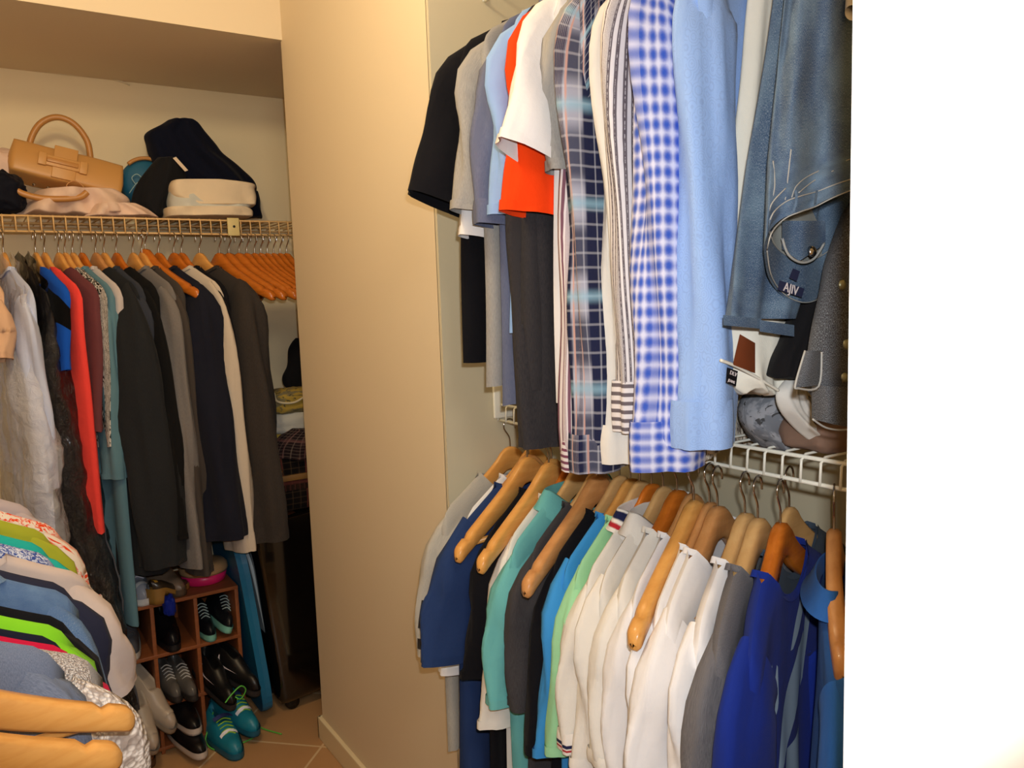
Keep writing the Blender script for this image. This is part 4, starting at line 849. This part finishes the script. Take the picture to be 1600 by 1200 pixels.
# ---------------------------------------------------------------- shoe rack
YR = 2.655; RW = wood('rack_wood', (136, 78, 42), (116, 62, 32), .5)
zt = aty(370, 915, YR).z; xs = [aty(px, py, YR).x for px, py in ((372, 960), (308, 975), (248, 995), (186, 1010))]
pit = xs[0]-xs[1]; xs = [xs[0]-pit*i for i in range(5)]; z1 = aty(376, 993, YR).z; z2 = aty(382, 1066, YR).z
x0, x1 = xs[-1]-.006, xs[0]+.006
RK = thing('shoe_rack', 'brown wooden cubby shoe rack standing on the tiles below the sweaters', 'shoe rack', ((x0+x1)/2, YR, 0))
def rk(name, *a): m = MB(); m.box(*a, bev=.0015); return part_at(name, RW, RK, m)
for z_ in (zt-.006, z1, z2, .018): rk('shelf_board', x0, x1, YR, YR+.29, z_-.006, z_+.006)
for i, x_ in enumerate(xs): rk('side_panel' if i in (0, 4) else 'divider', x_-.006, x_+.006, YR+.001, YR+.289, 0, zt-.012)
m = MB(); m.box(x0, x1, YR+.29, YR+.295, 0, zt); part_at('back_panel', RW, RK, m)
def shoe(name, label, loc, rz, cols, L=.25, Wd=.088, H=.085, heel=0.0, laces=None, tilt=0, roll=0, boot=0, swoosh=None, band=None, group='shoes at the rack'):
    T = thing(name, label, 'shoe', loc, rz, group); T.rotation_euler = (tilt, roll, rz)
    up_m = simple('leather_'+'_'.join(map(str, cols[0])), cols[0], .4 if len(cols) < 3 else cols[2], 0, .5) ; so_m = simple('sole_'+'_'.join(map(str, cols[1])), cols[1], .6)
    def wid(t_): return Wd/2*(.62+.38*sin(pi*min(1, (t_+.25)/1.1)))*(sqrt(max(0, 1-((t_-.80)/.20)**2)) if t_ > .80 else 1)*(sqrt(max(0, 1-((.12-t_)/.13)**2)) if t_ < .12 else 1)
    def hgt(t_): return (lerp(H, H*.52, sstep(.35, .8, t_)) + boot*sstep(.5, .2, t_))*(sqrt(max(0.05, 1-((t_-.82)/.19)**2)) if t_ > .82 else 1)
    def base(t_): return .016+heel*sstep(.55, .1, t_)
    def fup(u, v):
        t_ = v; a_ = pi*u; w_ = wid(t_); h_ = hgt(t_); x = -w_*cos(a_)*(1-.25*sin(a_)**2*sstep(.6, .3, t_)); z = base(t_)+h_*sin(a_)**.75
        op = sstep(.55, .42, t_)*sstep(.03, .12, t_)
        if op > 0 and sin(a_) > .86: z -= op*h_*.55*(sin(a_)-.86)/.14
        return Vector((x, .0-L*(t_-.5), z))
    m = MB(); m.grid(28, 40, fup); m.build('upper', up_m, T)
    def fs(u, v):
        th = 2*pi*u; t_ = .5-.5*cos(th); w_ = wid(min(.999, max(.001, t_)))*1.06+.002; x = math.copysign(w_, sin(th)) if 0 < abs(sin(th)) else 0
        t2 = .5-.52*cos(th); b = base(t_) if heel else .018
        return Vector((x, -L*(t2-.5), lerp(0 if (not heel or t_ > .45 or t_ < .16) else b-.012, b+.004, v)))
    m = MB(); m.grid(60, 3, fs, closed=True); m.f.append(tuple(range(59, -1, -1))); m.m.append(0); m.build('sole', so_m, T)
    if laces:
        m = MB()
        for k in range(5):
            t_ = .48+.055*k; w_ = wid(t_)*.55; z = base(t_)+hgt(t_)*.97; m.tube(catmull([(-w_, -L*(t_-.5), z-.006), (0, -L*(t_-.5)-.003, z+.003), (w_, -L*(t_+.03-.5), z-.006)], 4), .0022, 6)
        m.build('laces', simple('laces_'+'_'.join(map(str, laces)), laces, .7), T)
    if swoosh:
        m = MB(); P = catmull([(.30, .55, .0), (.36, .32, .0), (.48, .30, 0), (.68, .52, 0)], 6); wds = [.0, .10, .16, .17, .14, .12, .10, .09, .08, .07, .06, .05, .045, .04, .03, .02, .012, .006, 0]
        for sd in (-1, 1):
            vs = []
            for i, p in enumerate(P):
                for k in (-.5, .5):
                    a_ = math.asin(min(.9, max(.05, p[1]+wds[min(i, 18)]*k*1.2))); u_ = a_/pi if sd < 0 else 1-a_/pi
                    q = fup(u_, p[0]); vs.append(q+Vector((sd*.002, 0, .001)))
            m.add(vs, [(2*i, 2*i+1, 2*i+3, 2*i+2) for i in range(len(P)-1)])
        m.build('side_mark', simple('mark_'+'_'.join(map(str, swoosh)), swoosh, .5), T)
    if band:
        m = MB(); m.grid(20, 3, lambda u, v: fup(.2+.6*u, band[1]+.05*v)+Vector((0, -.0015, .003))); m.build('toe_band', simple('band_'+'_'.join(map(str, band[0])), band[0], .25), T)
    return T
def cellx(i): return (xs[i]+xs[i+1])/2      # 0 = rightmost column
sh0 = [z_+.007 for z_ in (z1, z2, .018)]
S1 = shoe('sneaker', 'silver sneaker with a white toe on top of the shoe rack', (aty(211, 930, 2.74).x, 2.78, zt+.001), radians(8), ((150, 156, 170), (196, 200, 202), .25), H=.10, Wd=.095, laces=(200, 200, 210), band=((205, 205, 205), .86))
shoe('shoe', 'beige flat shoe right of the silver sneaker on the rack', (aty(258, 915, 2.75).x, 2.79, zt+.001), radians(16), ((134, 112, 92), (80, 64, 48)), H=.07)
shoe('sandal', 'dark sandal with a gold heel in front on top of the rack, left one', (aty(232, 945, 2.70).x-.02, 2.72, zt+.001), radians(118), ((66, 52, 34), (150, 112, 50), .3), H=.03, L=.2, Wd=.07, heel=.03, band=((190, 140, 50), .03))
shoe('sandal', 'dark sandal with a gold heel beside the pink tub', (aty(262, 930, 2.74).x, 2.70, zt+.002), radians(128), ((60, 48, 34), (150, 112, 50), .3), H=.03, L=.16, Wd=.06, heel=.03, band=((190, 140, 50), .03))
TBc = thing('plastic_tub', 'pink plastic tub with a tan lid on the shoe rack', 'tub', (aty(320, 915, 2.78).x, 2.78, zt))
m = MB(); m.lathe([(0, 0), (.062, 0), (.068, .004), (.074, .035), (.0, .035)], 40); m.build('tub', simple('pink_plastic', (226, 36, 110), .35), TBc)
m = MB(); m.lathe([(.0, .034), (.076, .034), (.079, .042), (.076, .058), (.066, .068), (.040, .070), (0, .066)], 40); m.build('lid', simple('tan_plastic', (176, 140, 100), .3, coat=.4), TBc)
BLUEB = fab('blue_pouch', (22, 40, 140), rough=.4)
heap('pouch', 'small shiny blue pouch tucked at the top of the rack divider', 'pouch', (254, 274), (930, 962), 2.65, .04, BLUEB, seed=71)
shoe('sneaker', 'grey sneaker in the upper left cubby', (cellx(2), 2.78, sh0[0]), radians(0), ((92, 96, 104), (190, 190, 186)), Wd=.08, laces=(70, 70, 74))
shoe('sandal', 'black shoe in the upper middle cubby', (cellx(1)-.01, 2.77, sh0[0]), 0, ((14, 14, 20), (12, 12, 16)), Wd=.075, H=.09)
for k in (0, 1):
    shoe('sneaker', ('black sneaker with mint sole in the upper right cubby, left shoe', 'black sneaker with mint sole leaning in the upper right cubby, right shoe')[k], (cellx(0)-.024+.045*k, 2.775-.02*k, sh0[0]+.022*k), 0, ((16, 20, 26), (112, 176, 162)), Wd=.062, H=.08, laces=(150, 170, 170), roll=radians(20*k), tilt=radians(0))
for k in (0, 1):
    shoe('boot', ('beige ankle boot jutting from the left cubby, front one', 'beige ankle boot jutting from the left cubby, rear one')[k], (cellx(2)+.00+.035*k, 2.66+.03*k, sh0[1]-.035+.03*k), radians(12+14*k), ((168, 154, 138), (150, 136, 118)), Wd=.075, H=.075, L=.26, tilt=radians(30), band=((178, 164, 148), .82))
for k in (0, 1):
    shoe('oxford_shoe', ('pewter lace-up shoe in the middle cubby, left shoe', 'pewter lace-up shoe in the middle cubby, right shoe')[k], (cellx(1)-.022+.042*k, 2.755-.03*k, sh0[1]+.004*k), radians(4), ((96, 92, 88), (40, 36, 34), .22), Wd=.06, H=.07, laces=(180, 178, 174))
for k in (0, 1):
    shoe('sneaker', ('black sneaker with white stripes jutting from the right cubby, left shoe', 'black sneaker with white curved side mark at the rack side, right shoe')[k], (cellx(0)-.022+.058*k, 2.66, sh0[1]+.002+.018*k), radians(10+12*k), ((16, 16, 18), (40, 38, 40)), Wd=.07, H=.085, L=.25, swoosh=(214, 206, 214), tilt=radians(16))
shoe('sandal', 'brown strappy sandal in the bottom left cubby', (cellx(2)-.012, 2.68, sh0[2]), radians(10), ((112, 66, 32), (70, 44, 26)), Wd=.08, H=.035, laces=(150, 170, 180))
for k in (0, 1):
    shoe('sneaker', ('black slip-on with white sole on the floor before the middle cubby', 'black slip-on with white sole standing in the bottom middle cubby')[k], (cellx(1)+.008+.0*k, 2.63+.06*k, .026+.052*k), radians(6), ((16, 14, 16), (190, 180, 170)), Wd=.078, H=.06)
GRN = simple('green_lace', (90, 190, 70), .6)
for k in (0, 1):
    s_ = shoe('running_shoe', ('turquoise running shoe with reflective toe, front shoe of the pair', 'turquoise running shoe with reflective toe, rear shoe of the pair')[k], (cellx(0)-.018+.052*k, 2.60+.05*k, .002+.045*k), radians(4+10*k), ((28, 122, 146), (18, 88, 112)), Wd=.085, H=.075, laces=(140, 190, 50), band=((244, 246, 255), .66), tilt=radians(8*k))
    m = MB(); m.grid(20, 4, lambda u, v: Vector((-.03+.06*u, -.25*(.42+.10*v-.5), .085+.008*sin(pi*u)))); m.build('tongue', simple('navy_mesh', (60, 72, 130), .6), s_)
for i, pts in enumerate(([(352, 1098), (335, 1110), (325, 1140), (322, 1160), (340, 1172), (380, 1160), (400, 1150)], [(372, 1085), (384, 1100), (378, 1112), (390, 1125), (410, 1138), (440, 1147)], [(352, 1098), (362, 1085), (376, 1072), (384, 1078), (376, 1092), (366, 1088)])):
    m = MB(); m.tube(catmull([aty(x, y, YR-.16+.012*j) if i == 2 else atz(x, y, max(.004, .10-.03*j)) for j, (x, y) in enumerate(pts)], 6), .0022, 6); o = m.build('shoelace', GRN); tag(o, ('thin green lace looping on the floor before the turquoise shoes', 'green lace trailing right over the tiles', 'green lace curled on top of the turquoise shoes')[i], 'shoelace')
# ---------------------------------------------------------------- boards, suitcase and bags to the right of the rack
def board(name, label, mat, tops, bots, Y0, Y1, th, edge=None):
    a_, b_ = aty(*tops, Y0), aty(*bots, Y0); T = thing(name, label, 'board', (b_.x, Y0, b_.z))
    d = (a_-b_); Lh = d.length; ang = atan2(d.x, d.z); W_ = Y1-Y0
    m = MB(); pr = []
    for i in range(40):
        th_ = 2*pi*i/40; cy = W_/2+math.copysign(abs(cos(th_))**.35, cos(th_))*W_/2; cz = Lh/2+math.copysign(abs(sin(th_))**.35, sin(th_))*Lh/2; pr.append((cy, cz))
    vs = [Vector((sx*th/2, y_, z_)) for sx in (-1, 1) for y_, z_ in pr]; vs += [Vector((sx*th*.3, W_/2+(y_-W_/2)*.985, Lh/2+(z_-Lh/2)*1.012)) for sx in (0,) for y_, z_ in pr]
    fs = [tuple(range(39, -1, -1)), tuple(range(40, 80))]+[(i, (i+1) % 40, 80+(i+1) % 40, 80+i) for i in range(40)]+[(80+i, 80+(i+1) % 40, 40+(i+1) % 40, 40+i) for i in range(40)]
    Mr = Matrix.Rotation(ang, 4, 'Y'); m.add([Mr @ v for v in vs], fs); m.build('panel', mat, T, False); return T
board('folding_board', 'teal padded board leaning beside the shoe rack', simple('teal_vinyl', (14, 104, 146), .45), (374, 850), (424, 1122), 2.62, 2.98, .034)
board('folding_board', 'thin pale grey board right behind the teal one', simple('pale_board', (170, 186, 196), .5), (388, 860), (441, 1098), 2.70, 3.0, .010)
board('folding_board', 'tall pale board standing against the far wall', simple('ivory_board', (186, 184, 164), .6), (410, 850), (440, 1060), 2.86, 3.05, .012)
GLB = simple('gloss_black_shell', (10, 7, 7), .12, 0, .6, .6)
A_ = aty(452, 812, 2.66); B_ = aty(476, 1135, 2.66)
SC = thing('suitcase', 'glossy black suitcase standing behind the beige wall corner', 'suitcase', (B_.x, 2.66, 0))
Ms = Matrix.Rotation(radians(-5.5), 4, 'Y'); hS = A_.z-.03
m = MB(); m.box(-.075, .34, 0, .22, .035, hS+.035, M=Ms, bev=.028); m.build('shell', GLB, SC)
m = MB(); m.box(-.079, .344, .10, .116, .05, hS+.03, M=Ms, bev=.004); m.build('zip', BLACKP, SC)
for x_ in (-.03, .29):
    for y_ in (.03, .19):
        m = MB(); m.lathe([(0, -.012), (.024, -.012), (.026, 0), (.024, .012), (0, .012)], 20, Matrix.Translation((x_, y_, .027)) @ Matrix.Rotation(radians(90), 4, 'X')); w_ = m.build('wheel', BLACKP, SC)
        m = MB(); m.box(x_-.014, x_+.014, y_-.018, y_+.018, .028, .06, bev=.004); m.build('fork', BLACKP, w_)
m = MB(); m.tube(catmull([(.04, .11, hS+.02), (.04, .11, hS+.05), (.18, .11, hS+.05), (.18, .11, hS+.02)], 5), .006, 8); m.v = [Ms @ v for v in m.v]; m.build('handle', BLACKP, SC)
zc = hS+.045
PLD = fab('brown_plaid', (44, 32, 28), 'plaid', (18, 14, 14), c3=(90, 70, 48), c4=(110, 56, 48), f=12)
HP = thing('travel_bag', 'dark plaid travel bag with silver buckle on top of the suitcase', 'bag', (.90, 2.75, zc))
m = MB(); m.box(-.14, .3, -.07, .12, .0, .20, bev=.04); m.grid(2, 2, lambda u, v: Vector((-.1+.2*u, -.071, .08+.02*v))); m.build('body', PLD, HP)
m = MB(); m.box(-.13, .3, -.078, -.068, .115, .135, bev=.002); m.build('strap', simple('tan_band', (130, 92, 40), .5), HP)
bc = aty(435, 738, 2.672)-Vector((.90, 2.75, zc)); m = MB(); m.tube(catmull([bc+Vector(p) for p in ((-.012, 0, -.016), (.012, 0, -.010), (.004, 0, .018))], 4, True), .003, 8, closed=True); m.build('buckle', CHROME, HP)
m = MB(); m.box(-.10, .3, -.06, .11, -.03, -.004, bev=.01); m.build('side_pocket', simple('brown_leather', (70, 38, 22), .3), HP)
PLD2 = fab('plum_plaid', (70, 48, 46), 'plaid', (36, 26, 28), c3=(150, 130, 116), c4=(120, 80, 76), f=22)
YEL = fab('mustard_canvas', (176, 148, 66), rough=.6); OLV = fab('olive_canvas', (120, 112, 80), rough=.6)
bundle('plaid_scarf', 'brown plaid scarf bunched on the travel bag', 'scarf', None, [(668, 455, 500), (682, 436, 500), (698, 424, 500), (716, 420, 500)], 2.72, .06, PLD2, .012, seed=81)
heap('cloth_bag', 'mustard yellow cloth bag above the plaid scarf', 'bag', (408, 520), (662, 708), 2.78, .12, YEL, seed=82, amp=.12)
heap('cloth_bag', 'pale grey pouch sandwiched between the mustard bags', 'bag', (404, 520), (636, 676), 2.77, .13, fab('pale_pouch', (190, 188, 178)), seed=83, amp=.1)
bg = heap('cloth_bag', 'olive and mustard bag with cord on top of the bag pile', 'bag', (406, 520), (604, 648), 2.76, .12, fab('olive_mustard', (126, 116, 84), 'camo', (176, 148, 66), c3=(90, 84, 62)), seed=84, amp=.14)
m = MB(); m.tube(catmull([aty(x, y, 2.69) for x, y in ((428, 614), (432, 626), (445, 630), (462, 628), (478, 618))], 5), .004, 8); m.v = [v-bg.location for v in m.v]; m.build('cord', simple('cream_cord', (210, 196, 160), .6), bg)
bundle('black_jacket', 'small black garment hanging at the wall corner above the bags', 'garment', None, [(528, 462, 500), (545, 451, 500), (570, 449, 500), (588, 441, 500), (602, 443, 500), (612, 456, 500)], 2.84, .04, BLKC, .008, seed=85)
bundle('dark_box', 'dark garment end between the cream sweater and suitcase', 'garment', None, [(800, 384, 418), (840, 388, 414), (872, 384, 412)], 2.78, .03, BLKC, .004, seed=86)
